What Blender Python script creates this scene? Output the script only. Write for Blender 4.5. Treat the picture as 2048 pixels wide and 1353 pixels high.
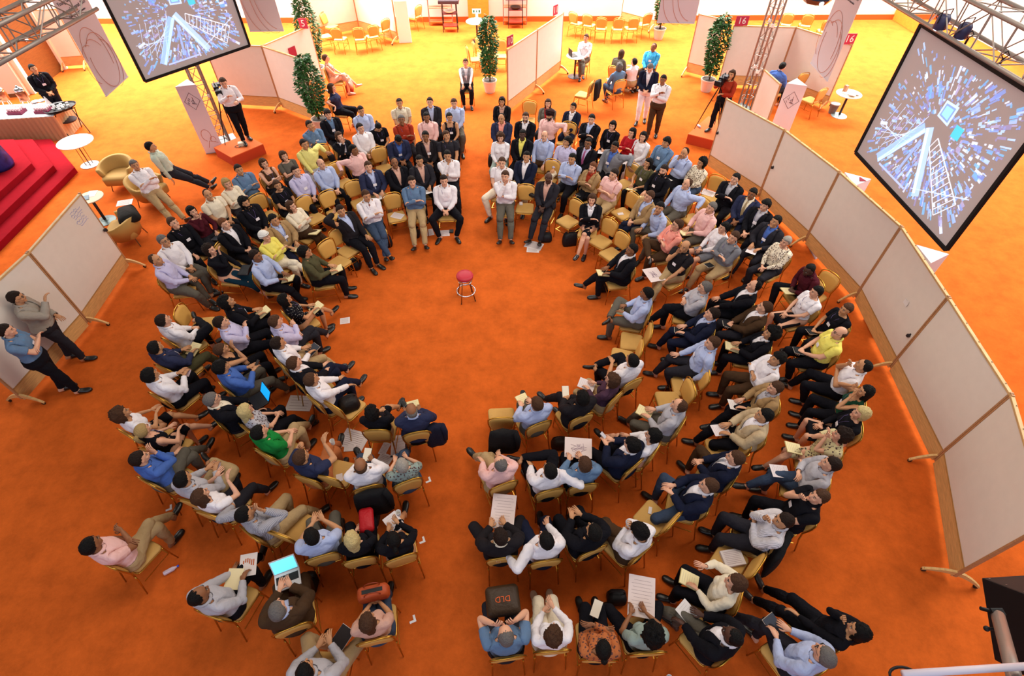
import bpy, bmesh, math, random
import numpy as np
from mathutils import Vector, Matrix, Euler, noise as mnoise
for o in list(bpy.data.objects): bpy.data.objects.remove(o)
SC = bpy.context.scene
COL = SC.collection
# ---------------------------------------------------------------- camera
FPX = 1064.464; TH = math.radians(47.906); RO = math.radians(-0.302); CH = 8.0
def _axes():
    c, s = math.cos(TH), math.sin(TH)
    right = Vector((1, 0, 0)); up = Vector((0, s, c)); fwd = Vector((0, c, -s))
    cr, sr = math.cos(RO), math.sin(RO)
    return right*cr + up*sr, up*cr - right*sr, fwd
AR, AU, AF = _axes()
cd = bpy.data.cameras.new('camera'); cam = bpy.data.objects.new('camera', cd); COL.objects.link(cam)
cd.sensor_fit = 'HORIZONTAL'; cd.sensor_width = 36; cd.lens = 36*FPX/2048; cd.clip_start = .05; cd.clip_end = 200
cam.matrix_world = Matrix.Translation((0, 0, CH)) @ Matrix((AR, AU, -AF)).transposed().to_4x4()
SC.camera = cam
def P(x, y, z=0.0):
    """real point at height z that the photograph shows at pixel x, y (used once, to survey the hall)"""
    d = AF + AR*((x-1024)/FPX) + AU*((676.5-y)/FPX)
    t = (z-CH)/d.z
    return Vector((d.x*t, d.y*t, z))
# ---------------------------------------------------------------- world, light, exposure
SC.view_settings.view_transform = 'Standard'; SC.view_settings.look = 'None'
SC.view_settings.gamma = 1; SC.view_settings.exposure = .10
SC.view_settings.use_curve_mapping = False
w = bpy.data.worlds.new('hall_air'); SC.world = w; w.use_nodes = True
bg = w.node_tree.nodes['Background']; bg.inputs[0].default_value = (1.0, .90, .80, 1); bg.inputs[1].default_value = .26
def area(name, loc, target, sx, sy, power, color):
    l = bpy.data.lights.new(name, 'AREA'); l.shape = 'RECTANGLE'; l.size = sx; l.size_y = sy
    l.energy = power; l.color = color
    o = bpy.data.objects.new(name, l); COL.objects.link(o); o.location = loc
    o.rotation_euler = (Vector(target)-Vector(loc)).to_track_quat('-Z', 'Y').to_euler()
    return o
# daylight through the tall glazed roof bay over the far half of the hall
area('roof_daylight', (0, 26.3, 9.5), (0, 25.8, 0), 52, 8, 27500, (1.0, .97, .92)).data.spread = math.radians(128)
area('left_floor_fill', (-19, 20, 9.0), (-16, 20, 0), 12, 9, 2700, (1.0, .96, .9)).data.spread = math.radians(128)  # unseen fill light, added to brighten the carpet at back left
area('right_floor_fill', (18, 12, 9.0), (15.5, 11, 0), 9, 18, 2700, (1.0, .96, .9)).data.spread = math.radians(128)  # another added fill, lifting the floor beyond the right-hand boards
# dim downlights over the circle of chairs
area('hall_downlight', (0, 7, 11), (0, 7, 0), 10, 6, 720, (1.0, .88, .76))
# cool window light from the gallery side, behind the photographer
area('gallery_window', (-3, -9, 9), (0, 8, 0), 16, 5, 900, (.62, .74, 1.0))
# ---------------------------------------------------------------- helpers
def lin(h):
    if isinstance(h, tuple): return h
    v = [int(h[i:i+2], 16)/255 for i in (0, 2, 4)]
    return tuple(c/12.92 if c <= .04045 else ((c+.055)/1.055)**2.4 for c in v)
_M = {}
def mat(hexc, rough=.75, metal=0, bump=0, bscale=40, kind=None, emit=0, var=.0, spec=.3):
    key = (hexc, rough, metal, bump, bscale, kind, emit, var)
    if key in _M: return _M[key]
    c = lin(hexc)
    m = bpy.data.materials.new('%s_%s' % (kind or 'surface', hexc if isinstance(hexc, str) else 'tone')); m.use_nodes = True
    nt = m.node_tree; b = nt.nodes['Principled BSDF']
    b.inputs['Roughness'].default_value = rough; b.inputs['Metallic'].default_value = metal
    b.inputs['Specular IOR Level'].default_value = spec
    b.inputs['Base Color'].default_value = (*c, 1)
    if emit:
        b.inputs['Emission Color'].default_value = (*c, 1); b.inputs['Emission Strength'].default_value = emit
    tc = nt.nodes.new('ShaderNodeTexCoord')
    def noise(sc, det=3):
        n = nt.nodes.new('ShaderNodeTexNoise'); n.inputs['Scale'].default_value = sc; n.inputs['Detail'].default_value = det
        nt.links.new(tc.outputs['Object'], n.inputs['Vector']); return n
    def ramp(n, stops, out='Fac'):
        r = nt.nodes.new('ShaderNodeValToRGB'); r.color_ramp.elements[0].position = stops[0][0]; r.color_ramp.elements[1].position = stops[-1][0]
        r.color_ramp.elements[0].color = (*stops[0][1], 1); r.color_ramp.elements[1].color = (*stops[-1][1], 1)
        for p_, c_ in stops[1:-1]:
            e = r.color_ramp.elements.new(p_); e.color = (*c_, 1)
        nt.links.new(n.outputs[out], r.inputs['Fac']); nt.links.new(r.outputs['Color'], b.inputs['Base Color']); return r
    if kind == 'carpet':
        n = noise(2.2, 12); n.inputs['Roughness'].default_value = .78
        ramp(n, [(.32, tuple(x*.74 for x in c)), (.5, c), (.68, tuple(x*1.22 for x in c))])
    elif kind == 'wood':
        mp = nt.nodes.new('ShaderNodeMapping'); mp.inputs['Scale'].default_value = (3, 3, 30)
        nt.links.new(tc.outputs['Object'], mp.inputs['Vector']); n = noise(2, 4); nt.links.new(mp.outputs[0], n.inputs['Vector'])
        ramp(n, [(.35, tuple(x*.82 for x in c)), (.65, tuple(x*1.1 for x in c))])
    elif kind in ('plaid', 'stripe'):
        wv = nt.nodes.new('ShaderNodeTexWave'); wv.inputs['Scale'].default_value = 22; wv.bands_direction = 'X' if kind == 'stripe' else 'Z'
        nt.links.new(tc.outputs['Object'], wv.inputs['Vector']); ramp(wv, [(.5, tuple(x*.62 for x in c)), (.8, c)])
    elif kind in ('floral', 'dots'):
        v = nt.nodes.new('ShaderNodeTexVoronoi'); v.inputs['Scale'].default_value = 28 if kind == 'floral' else 34
        nt.links.new(tc.outputs['Object'], v.inputs['Vector'])
        if kind == 'dots': ramp(v, [(.16, (.7, .66, .6)), (.22, c)], 'Distance')
        else: ramp(v, [(.28, (.09, .045, .045)), (.42, c)], 'Distance')
    elif var:
        n = noise(6, 3); ramp(n, [(.3, tuple(x*(1-var) for x in c)), (.7, tuple(min(1, x*(1+var)) for x in c))])
    if bump:
        n = noise(bscale, 3); bp = nt.nodes.new('ShaderNodeBump'); bp.inputs['Strength'].default_value = bump; bp.inputs['Distance'].default_value = .02
        nt.links.new(n.outputs['Fac'], bp.inputs['Height']); nt.links.new(bp.outputs['Normal'], b.inputs['Normal'])
    _M[key] = m; return m
def tag(o, label=None, cat=None, group=None, kind=None):
    if label: o['label'] = label
    if cat: o['category'] = cat
    if group: o['group'] = group
    if kind: o['kind'] = kind
    return o
def thing(name, loc, rz=0, label=None, cat=None, group=None):
    o = bpy.data.objects.new(name, None); COL.objects.link(o); o.location = loc; o.rotation_euler = (0, 0, rz)
    o.empty_display_size = .1
    return tag(o, label, cat, group)
def link(name, me, mats=None, parent=None, loc=None, rz=None):
    o = bpy.data.objects.new(name, me); COL.objects.link(o)
    if mats is not None:
        if not isinstance(mats, (list, tuple)): mats = [mats]
        while len(me.materials) < len(mats): me.materials.append(None)
        for i, m in enumerate(mats):
            if me.materials[i] is None: me.materials[i] = m
            elif me.materials[i] != m:
                o.material_slots[i].link = 'OBJECT'; o.material_slots[i].material = m
    if parent: o.parent = parent
    if loc is not None: o.location = loc
    if rz is not None: o.rotation_euler = (0, 0, rz)
    return o
class MB:
    def __init__(s): s.v = []; s.f = []; s.m = []; s.cur = 0
    def add(s, vs, fs):
        n = len(s.v); s.v += [tuple(v) for v in vs]; s.f += [tuple(i+n for i in f) for f in fs]; s.m += [s.cur]*len(fs); return s
    def box(s, c, d, rz=0, M=None):
        x, y, z = d[0]/2, d[1]/2, d[2]/2
        vs = [Vector((a*x, b*y, e*z)) for a in (-1, 1) for b in (-1, 1) for e in (-1, 1)]
        R = Matrix.Rotation(rz, 3, 'Z')
        vs = [R @ v + Vector(c) for v in vs]
        if M: vs = [M @ v for v in vs]
        return s.add(vs, [(0, 1, 3, 2), (4, 6, 7, 5), (0, 4, 5, 1), (2, 3, 7, 6), (0, 2, 6, 4), (1, 5, 7, 3)])
    def bar(s, a, b, w, h, up=(0, 0, 1)):
        a = Vector(a); b = Vector(b); d = (b-a).normalized(); u = Vector(up); r = d.cross(u)
        if r.length < 1e-4: r = d.cross(Vector((0, 1, 0)))
        r.normalize(); u = r.cross(d)
        vs = [q + r*(i*w/2) + u*(j*h/2) for q in (a, b) for i in (-1, 1) for j in (-1, 1)]
        return s.add(vs, [(0, 1, 3, 2), (4, 6, 7, 5), (0, 4, 5, 1), (2, 3, 7, 6), (0, 2, 6, 4), (1, 5, 7, 3)])
    def tube(s, pts, r, n=6, cap=True, closed=False):
        pts = [Vector(p) for p in pts]; rs = r if isinstance(r, (list, tuple)) else [r]*len(pts)
        vs = []; prev = None; N = len(pts)
        for i, p in enumerate(pts):
            if closed: d = pts[(i+1) % N]-pts[i-1]
            else: d = pts[min(i+1, N-1)]-pts[max(i-1, 0)]
            d.normalize()
            if prev is None:
                u = d.cross(Vector((0, 0, 1)))
                if u.length < .1: u = d.cross(Vector((1, 0, 0)))
            else: u = prev - d*prev.dot(d)
            u.normalize(); prev = u; w_ = d.cross(u)
            vs += [p + (u*math.cos(2*math.pi*k/n) + w_*math.sin(2*math.pi*k/n))*rs[i] for k in range(n)]
        fs = []
        for i in range(N if closed else N-1):
            j = (i+1) % N
            fs += [(i*n+k, i*n+(k+1) % n, j*n+(k+1) % n, j*n+k) for k in range(n)]
        if cap and not closed: fs += [tuple(range(n))[::-1], tuple((N-1)*n+k for k in range(n))]
        return s.add(vs, fs)
    def lathe(s, prof, c=(0, 0, 0), n=20, M=None):
        vs = []
        for r, z in prof: vs += [Vector((c[0]+r*math.cos(2*math.pi*k/n), c[1]+r*math.sin(2*math.pi*k/n), c[2]+z)) for k in range(n)]
        if M: vs = [M @ v for v in vs]
        fs = [(i*n+k, i*n+(k+1) % n, (i+1)*n+(k+1) % n, (i+1)*n+k) for i in range(len(prof)-1) for k in range(n)]
        fs += [tuple(range(n))[::-1], tuple((len(prof)-1)*n+k for k in range(n))]
        return s.add(vs, fs)
    def prism(s, poly, z0, z1):
        n = len(poly); vs = [(p[0], p[1], z0) for p in poly]+[(p[0], p[1], z1) for p in poly]
        return s.add(vs, [tuple(range(n))[::-1], tuple(range(n, 2*n))]+[(i, (i+1) % n, n+(i+1) % n, n+i) for i in range(n)])
    def loft(s, rings):
        n = len(rings[0]); vs = [v for r in rings for v in r]
        fs = [(i*n+k, i*n+(k+1) % n, (i+1)*n+(k+1) % n, (i+1)*n+k) for i in range(len(rings)-1) for k in range(n)]
        fs += [tuple(range(n))[::-1], tuple((len(rings)-1)*n+k for k in range(n))]
        return s.add(vs, fs)
    def ell(s, c, r, n=12, m=8, M=None):
        vs = [Vector((c[0]+r[0]*math.sin(math.pi*(i+.02)/(m+.04))*math.cos(2*math.pi*k/n), c[1]+r[1]*math.sin(math.pi*(i+.02)/(m+.04))*math.sin(2*math.pi*k/n), c[2]-r[2]*math.cos(math.pi*i/m))) for i in range(m+1) for k in range(n)]
        if M: vs = [M @ v for v in vs]
        fs = [(i*n+k, i*n+(k+1) % n, (i+1)*n+(k+1) % n, (i+1)*n+k) for i in range(m) for k in range(n)]
        fs += [tuple(range(n))[::-1], tuple(m*n+k for k in range(n))]
        return s.add(vs, fs)
    def mesh(s, name, smooth=False, bevel=0, seg=2):
        me = bpy.data.meshes.new(name); me.from_pydata([tuple(v) for v in s.v], [], s.f)
        me.polygons.foreach_set('material_index', s.m)
        b = bmesh.new(); b.from_mesh(me)
        bmesh.ops.recalc_face_normals(b, faces=b.faces)
        if bevel: bmesh.ops.bevel(b, geom=b.edges[:], offset=bevel, segments=seg, affect='EDGES', profile=.6)
        b.to_mesh(me); b.free()
        if smooth: me.polygons.foreach_set('use_smooth', [True]*len(me.polygons))
        me.update(); return me
def text_mesh(txt, size, extrude=.002, name='lettering'):
    c = bpy.data.curves.new(name, 'FONT'); c.body = txt; c.size = size; c.extrude = extrude; c.resolution_u = 2
    c.align_x = 'CENTER'; c.align_y = 'CENTER'
    o = bpy.data.objects.new(name, c); COL.objects.link(o)
    dg = bpy.context.evaluated_depsgraph_get(); me = bpy.data.meshes.new_from_object(o.evaluated_get(dg))
    bpy.data.objects.remove(o); bpy.data.curves.remove(c); return me
def place_text(txt, size, parent, M, m, name='lettering', label=None):
    me = text_mesh(txt, size, name=name); me.materials.clear()
    o = link(name, me, m, parent); o.matrix_local = M
    if label: o['label'] = label
    return o
def frame(o, x, z):   # matrix with given origin, x axis, z axis (normal)
    x = Vector(x).normalized(); z = Vector(z).normalized(); y = z.cross(x)
    return Matrix.Translation(o) @ Matrix((x, y, z)).transposed().to_4x4()
WOOD = mat('d6aa6c', .5, kind='wood'); BOARD = mat('e2dace', .6, var=.02); CHROME = mat('c8c8cc', .2, 1); DARK = mat('141416', .5)
ALU = mat('948a82', .4, .4); WHITE = mat('e6e2de', .6); PAPER = mat('e4dcd6', .8); CREAM = mat('e6d9a6', .8); ORANGE = mat('c86a30', .7)
random.seed(7)
# ================================================================ setting
fl = MB().box((0, 14, -.05), (64, 50, .1)).mesh('floor')
tag(link('floor', fl, mat((.55, .103, .014), .95, bump=.25, bscale=160, kind='carpet', spec=.05)), 'orange mottled hall carpet', kind='structure')
# far white wall with doorway pilaster
wb = MB(); wb.box((1.0, 26.1, 2.5), (62, .3, 5)); o = link('wall_back', wb.mesh('wall_back'), mat('e9e2da', .8)); tag(o, 'white far wall of the hall', kind='structure')
bb = MB(); bb.box((1, 25.92, .1), (62, .04, .2)); tag(link('baseboard_back', bb.mesh('baseboard_back'), mat('c05a20', .6)), 'orange wooden baseboard along the far wall', kind='structure')
a, b = P(937, 50), P(978, 48)
pl = MB(); pl.box(((a.x+b.x)/2, 25.82, 2.5), (b.x-a.x, .22, 5)); tag(link('door_1', pl.mesh('door_1', bevel=.01), mat('d88a30', .5, kind='wood')), 'orange wooden door in the far white wall', kind='structure')
wl = MB(); wl.box((-29.5, 14, 2.5), (.3, 50, 5)); tag(link('wall_left', wl.mesh('wall_left'), mat('d9d2cb', .8)), 'pale left hall wall', kind='structure')
wr = MB(); wr.box((29.5, 14, 2.5), (.3, 50, 5)); tag(link('wall_right', wr.mesh('wall_right'), mat('d9d2cb', .8)), 'pale right hall wall', kind='structure')
# brown double door block at the upper left, between white door posts
def slab(name, A, B, h, t, m, label, cat=None, z0=0, struct=False):
    A = Vector(A); B = Vector(B); d = (B-A); L = d.length
    me = MB().box((L/2, 0, z0+h/2), (L, t, h)).mesh(name, bevel=.008)
    o = link(name, me, m, None, (A.x, A.y, 0), math.atan2(d.y, d.x))
    return tag(o, label, cat, kind='structure' if struct else None)
dA = P(62, 186); dB = P(126, 138)
slab('door_2', dA, dB, 3.0, .1, mat('7a4a1c', .6, kind='wood', var=.05), 'tall dark brown door at upper left', struct=True)
dm = MB(); mid = dA.lerp(dB, .55); dn = (dB-dA).normalized(); nr = Vector((dn.y, -dn.x, 0))
dm.box((0, 0, 1.35), (.14, .02, .14), math.atan2(dn.y, dn.x)); o = link('switch_plate', dm.mesh('switch_plate'), WHITE, None, (mid.x+nr.x*.08, mid.y+nr.y*.08, 0)); tag(o, 'small white notice fixed to the tall dark brown door', 'notice')
tp = MB(); tp.box((0, 0, 1.6), (.16, .3, 3.2)); tag(link('trim_1', tp.mesh('trim_1'), mat('f2e8d4', .6), None, tuple(dA+nr*.05), math.atan2(dn.y, dn.x)), 'white door jamb left of the brown door', kind='structure')
tag(link('trim_2', tp.mesh('trim_2'), mat('f2e8d4', .6), None, tuple(dB), math.atan2(dn.y, dn.x)), 'white door jamb right of the brown door', kind='structure')
a = P(-70, 200); b = P(60, 190)
slab('wall_1', a, b, 2.9, .18, mat('d8cdbd', .8), 'beige wall stub behind the catering table', struct=True)
tag(slab('baseboard_1', a+Vector((0, -.1, 0)), b+Vector((0, -.1, 0)), .12, .03, mat('6a4a30', .6), 'dark baseboard of the beige wall stub'), kind='structure')
# ---------------------------------------------------------------- wheeled partition boards
def foot_mesh():
    mb = MB(); prof = []
    for k in range(9):
        t = k/8; y = -.36+.72*t; z = .07+.20*(1-abs(2*t-1)**1.7); prof.append((y, z))
    for i in range(8):
        (y0, z0), (y1, z1) = prof[i], prof[i+1]
        mb.add([(x, y, z) for x in (-.018, .018) for (y, z) in ((y0, z0-.035-.06*(1-abs(y0)/.36)), (y0, z0), (y1, z1), (y1, z1-.035-.06*(1-abs(y1)/.36)))],
               [(0, 1, 2, 3), (7, 6, 5, 4), (0, 4, 5, 1), (1, 5, 6, 2), (2, 6, 7, 3), (3, 7, 4, 0)])
    return mb.mesh('foot')
FOOT = foot_mesh()
cs = MB(); M = Matrix.Rotation(math.pi/2, 4, 'Y')
cs.lathe([(.034, -.012), (.034, .012)], n=12, M=Matrix.Translation((0, 0, .034)) @ M); cs.box((0, 0, .07), (.02, .03, .03)); CAST = cs.mesh('caster')
PIN = MB().box((0, 0, 0), (.014, .012, .014)).mesh('pin')
def board(A, B, label, feet=(1, 1), top=1.95, wb=.40, kb=.085, name='partition_board', marks=None, pins=0):
    A = Vector((A[0], A[1], 0)); B = Vector((B[0], B[1], 0)); d = B-A; L = d.length
    r = thing(name, A, math.atan2(d.y, d.x), label, 'partition', 'wheeled partition boards')
    e = .02
    link('white_panel', MB().box((L/2, 0, (top+wb)/2), (L-2*e-.03, .030, top-wb-.03)).mesh('white_panel', bevel=.003), BOARD, r)
    link('kick_panel', MB().box((L/2, 0, (wb+kb)/2), (L-2*e-.03, .026, wb-kb-.01)).mesh('kick_panel', bevel=.003), WOOD, r)
    m = mat('b4845a', .5, kind='wood')
    for x in (e, L-e): link('post', MB().box((x, 0, (top+.10)/2+.04), (.03, .045, top-.12)).mesh('post', bevel=.004), m, r)
    link('top_rail', MB().box((L/2, 0, top), (L, .05, .035)).mesh('top_rail', bevel=.005), mat('d2ab74', .5, kind='wood'), r)
    link('middle_rail', MB().box((L/2, 0, wb), (L-.04, .036, .018)).mesh('middle_rail'), mat('b58a50', .5, kind='wood'), r)
    for i, x in enumerate((.03, L-.03)):
        if not feet[i]: continue
        f = link('arched_foot', FOOT, WOOD, r, (x, 0, 0))
        for y in (-.33, .33): link('caster', CAST, DARK, f, (0, y, 0))
    for k in range(pins): link('screw', PIN, mat('7a6040', .4, .5), r, (L*(k+.5)/pins, .012, top+.02))
    return r
J = [(5.54, 13.73), (6.46, 12.02), (6.98, 10.16), (7.33, 8.22), (7.15, 6.30), (6.94, 4.34), (6.22, 2.50)]
nm = ['topmost board of the long right-hand partition, beside the camera riser', 'second board from the top of the long right-hand partition', 'third board of the right-hand partition, nearest the hanging screen corner',
      'fourth board of the right-hand partition with a paper mark on it', 'fifth board of the right-hand partition, large white and plain', 'lowest board of the right-hand partition, cut by the right frame edge']
for i in range(6):
    board(J[i], J[i+1], nm[i], (0, 1), pins=5)
def clip(Apx, label, m2='2a2426'):
    # small marker tray or paper scrap fixed on a board face
    o = link('marker_clip', MB().box((0, 0, 0), (.07, .05, .05)).box((.02, 0, .03), (.02, .03, .04)).mesh('marker_clip', bevel=.006), mat(m2, .5), None, Apx); tag(o, label, 'clip')
    return o
def on_board(px, py, i, off=-.03, AB=None):
    A, B = AB if AB else (Vector((*J[i], 0)), Vector((*J[i+1], 0))); d = (B-A).normalized(); n = Vector((-d.y, d.x, 0))
    ro = Vector((0, 0, CH)); dr = AF+AR*((px-1024)/FPX)+AU*((676.5-py)/FPX)
    t = (A-ro).dot(n)/dr.dot(n); return ro+dr*t+n*off*(1 if n.dot(ro-A) < 0 else -1)
clip(on_board(1547, 335, 1), 'dark marker clip near the second seam of the right partition')
clip(on_board(1821, 672, 3), 'dark marker clip low on the fourth right-hand board')
pp = on_board(1815, 606, 3); ang = math.atan2(J[4][1]-J[3][1], J[4][0]-J[3][0])
o = link('paper_scrap', MB().box((0, 0, 0), (.13, .004, .09)).box((.03, 0, .05), (.05, .004, .04)).mesh('paper_scrap'), WHITE, None, pp, ang); tag(o, 'small torn white paper stuck on the fourth right-hand board', 'paper')
clip(on_board(1436, 266, 0), 'small dark clip on the topmost right-hand board')
# left boards
L7, L8 = Vector((-8.70, 7.59, 0)), Vector((-8.79, 9.50, 0)); L6 = P(60, 795, .04); L6.z = 0; L6 = L7+(L6-L7).normalized()*1.94
bl = board(L7, L8, 'left-hand wheeled board with blue handwriting in its upper corner', (1, 1), pins=0)
board(L6, L7, 'left-hand wheeled board behind the two standing men', (1, 0))
# handwriting on the left board
random.seed(3); ink = MB()
for r_ in range(7):
    x = 1.30+random.random()*.1; z = 1.85-r_*.055
    pts = []
    for k in range(14):
        pts.append((x+k*.028, -.02, z+random.uniform(-.018, .018)))
    ink.tube(pts[:random.randint(7, 14)], .003, 3)
link('handwriting', ink.mesh('handwriting'), mat('7a86c8', .6), bl)
o = clip(Vector((-8.72, 9.42, 1.1)), 'dark marker holder at the right edge of the left board')
# centre boards
C9, C10 = Vector((.86, 18.78, 0)), Vector((1.82, 20.45, 0)); C8 = C9-(C10-C9).normalized()*1.94
cbl = board(C8, C9, 'nearer board of the free-standing centre partition, sign 10 on top', (0, 1))
cbr = board(C9, C10, 'farther board of the centre partition, beside the small round table', (0, 1))
# back-left boards
K1, K2 = Vector((-7.58, 17.52, 0)), Vector((-6.08, 16.47, 0))
board(K1, K2, 'back-left partition board next to the tall ficus', (1, 0))
K0 = K1+Vector((-1.9, .25, 0)); board(K0, K1, 'back-left partition board behind the left cameraman', (0, 0))
T = P(619, 51.5, 1.95); T.z = 0
k3 = board(K1+Vector((.03, .06, 0)), T, 'overexposed white board under sign 5 with a red square card', (0, 0))
n1, n2, n3 = P(632, 74, .08), P(719, 58, .08), P(797, 82, .08)
board(n1, n2, 'bright white board behind the far-left chair group, left half', (1, 0))
board(n2, n3, 'bright white board behind the far-left chair group, right half', (0, 1))
n4, n5 = P(1243, 26, .35), P(1310, 44, .35); n4.z = n5.z = 0
board(n4, n5, 'white board behind the row of six far chairs', (1, 1))
n6, n7 = P(1371, 142, .1), P(1407, 166, .1)
n7 = P(1404, 152, .08); n7 = n6+(n7-n6).normalized()*.95
board(n6, n7, 'bright white board left of the right-hand ficus', (1, 1))
q1, q2, q3 = P(1466.6, 51.4, 1.95), P(1592.5, 55, 1.95), P(1706, 90.5, 1.95)
for q in (q1, q2, q3): q.z = 0
b16 = board(q1, q2, 'wide board under the left sign 16 behind the truss tower', (0, 0))
b16b = board(q2, q3, 'wide board under the right sign 16 behind the hanging banner', (0, 1))
s1, s2 = P(1528.7, 140, 1.95), P(1562, 170, 1.95)
for q in (s1, s2): q.z = 0
s0 = s1+(s1-s2).normalized()*.2
board(s1, s2, 'short board end-on beside the white lozenge sign at upper right', (0, 0))
u1, u2 = P(129, 133, .08), P(176, 130, .08)
board(u1, u2, 'white board with wooden base behind the left hanging banner', (1, 1))
# number signs on top of boards
def numsign(px, py, z, txt, label, w_=.34, c='b8304a', rz=0):
    p = P(px, py, z); r = thing('number_sign', p, rz, label, 'sign', 'booth number signs')
    link('plate', MB().box((0, 0, 0), (w_, .02, .30)).mesh('plate', bevel=.004), mat(c, .6), r)
    place_text(txt, .27, r, frame(Vector((0, -.014, 0)), (1, 0, 0), (0, -1, 0)), WHITE)
    return r
numsign(606, 47, 2.1, '5', 'pink-red number 5 sign on top of the far-left board', .26)
numsign(1020, 82, 2.1, '10', 'pale red number 10 sign on top of the centre partition', .30, rz=.9)
numsign(1111, 20, 2.1, '11', 'faded number 11 sign on the far end of the centre partition', .26, rz=.9)
numsign(1484, 42, 2.1, '16', 'left of the two red number 16 signs', .42)
numsign(1699, 78, 2.1, '16', 'right of the two red number 16 signs, beside the banner', .36)
p_ = (K1+T)/2; o = link('card', MB().box((0, 0, 0), (.3, .01, .3)).mesh('card'), mat('9a2038', .7)); c_ = P(585, 104, 1.3); dd = (T-K1).normalized()
o.location = on_board(584, 104, 0, -.03, (K1+Vector((.03, .06, 0)), T)); o.rotation_euler = (0, 0, math.atan2(dd.y, dd.x)); tag(o, 'dark red square card on the white board under sign 5', 'card')
# far white booth boxes seen at the top edge
# ---------------------------------------------------------------- red carpeted stage at the left
Cn = P(156, 345); D1 = Vector((0.02, -1, 0)).normalized(); q = P(97, 275); D2 = (q-Cn); D2.z = 0; D2.normalize()
st = thing('stage', (Cn.x, Cn.y, 0), 0, 'red carpeted three-step stage at the left edge', 'stage')
inn = (Vector((-1, 0, 0)))
for k in range(3):
    off = .40*k
    # corner moved inwards along both edges
    n1_ = Vector((-1, 0, 0)); n2_ = Vector((D2.y, -D2.x, 0)); n2_ = -n2_ if n2_.x > 0 and n2_.y > 0 else n2_
    if n2_.y > 0: n2_ = -n2_
    det = D1.x*(-D2.y)-(-D2.x)*D1.y
    base1 = n1_*off; base2 = n2_*off; rr = base2-base1
    t1 = (rr.x*(-D2.y)-(-D2.x)*rr.y)/det
    c0 = base1+D1*t1
    LD = (q-Cn).length*.80-.2*k
    poly = [c0, c0+D2*LD, c0+D2*LD+Vector((-4, -.3, 0)), c0+Vector((-6, -6.5, 0)), c0+D1*6.5]
    me = MB().prism([(v.x, v.y) for v in poly], 0.16*k, 0.16*(k+1)).mesh('step', bevel=.01)
    link('step', me, mat('8c0f1c', .95, bump=.3, bscale=120, spec=.05, var=.06), st)
# blue drum-like object on stage (dark blue inflatable cone)
pz = P(12, 335, .48); r = thing('stage_light', (pz.x-.15, pz.y, .48), 0, 'dark blue cylindrical stage bollard on the red stage', 'bollard')
link('body', MB().lathe([(.33, 0), (.36, .1), (.30, .7), (.16, 1.0), (.05, 1.05)], n=24).mesh('body', smooth=True), mat('20286a', .35, var=.6), r)
# ---------------------------------------------------------------- camera risers
def riser(pts, h, label):
    c0 = sum((Vector(p_) for p_ in pts), Vector())/len(pts)
    r = thing('camera_riser', (c0.x, c0.y, 0), 0, label, 'platform', 'camera risers')
    poly = [(p_.x-c0.x, p_.y-c0.y) for p_ in map(Vector, pts)]
    link('skirt', MB().prism(poly, 0, h-.02).mesh('skirt'), mat('b8401c', .8), r)
    link('deck', MB().prism(poly, h-.02, h).mesh('deck'), mat('d86a34', .9, bump=.2, bscale=120), r)
    return r
f1 = P(462, 315, .3); f2 = P(526, 288, .3); f0 = P(427, 295, .3); f3 = f2+(f0-f1)
riser([f1, f2, f3, f0], .3, 'orange camera riser at the left, under the cameraman in white')
g1 = P(1376, 268, .3); g2 = P(1440, 284, .3); g3 = g2+Vector((.5, 1.1, 0)); g0 = g1+Vector((.9, 1.15, 0))
riser([g1, g2, g3, g0], .3, 'orange camera riser at the right, under the camera woman')
# ================================================================ banquet chair
GOLD = mat('c8963c', .28, .9); PAD = mat('c79a55', .8, bump=.12, bscale=60, var=.05); PADB = mat('cf9c4e', .75, bump=.1, bscale=60, var=.04)
def rrect(w0, w1, y0, y1, r, n=4):
    pts = []
    for (cx, cy, a0) in ((w1-r, y1-r, 0), (-w1+r, y1-r, 90), (-w0+r, y0+r, 180), (w0-r, y0+r, 270)):
        for k in range(n+1):
            a = math.radians(a0+90*k/n); pts.append((cx+r*math.cos(a), cy+r*math.sin(a)))
    return pts
def seat_mesh():
    mb = MB(); rings = []
    for z, s in ((.425, .90), (.432, .99), (.462, 1.0), (.476, .93), (.482, .7), (.484, .3)):
        rings.append([(x*s, y*s+.01, z) for x, y in rrect(.200, .225, -.20, .21, .06)])
    mb.loft(rings); return mb.mesh('seat', smooth=True)
def back_outline(s=1.0, z0=.54, z1=.895):
    pts = []
    zc = (z0+z1)/2
    prof = [(-.170, z0), (-.06, z0-.006), (.06, z0-.006), (.170, z0), (.190, z0+.10), (.205, z0+.22), (.198, z1-.06), (.15, z1-.015), (.07, z1+.004), (-.07, z1+.004), (-.15, z1-.015), (-.198, z1-.06), (-.205, z0+.22), (-.190, z0+.10)]
    return [(x*s, zc+(z-zc)*s) for x, z in prof]
def ylean(z): return -.215-(z-.5)*.16
def back_mesh():
    mb = MB(); rings = []
    for dy, s in ((-.026, .80), (-.022, .97), (0, 1.0), (.020, .96), (.028, .75)):
        rings.append([(x, ylean(z)+dy, z) for x, z in back_outline(s)])
    mb.loft(rings); return mb.mesh('backrest', smooth=True)
def bframe_mesh():
    mb = MB(); pts = [(.195, -.235, .44)]
    for x, z in ((.188, .54), (.207, .64), (.222, .76), (.214, .86), (.165, .91), (.08, .935), (0, .94), (-.08, .935), (-.165, .91), (-.214, .86), (-.222, .76), (-.207, .64), (-.188, .54)): pts.append((x, ylean(z)-.004, z))
    pts.append((-.195, -.235, .44)); mb.tube(pts, .0125, 6); return mb.mesh('back_frame', smooth=True)
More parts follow.
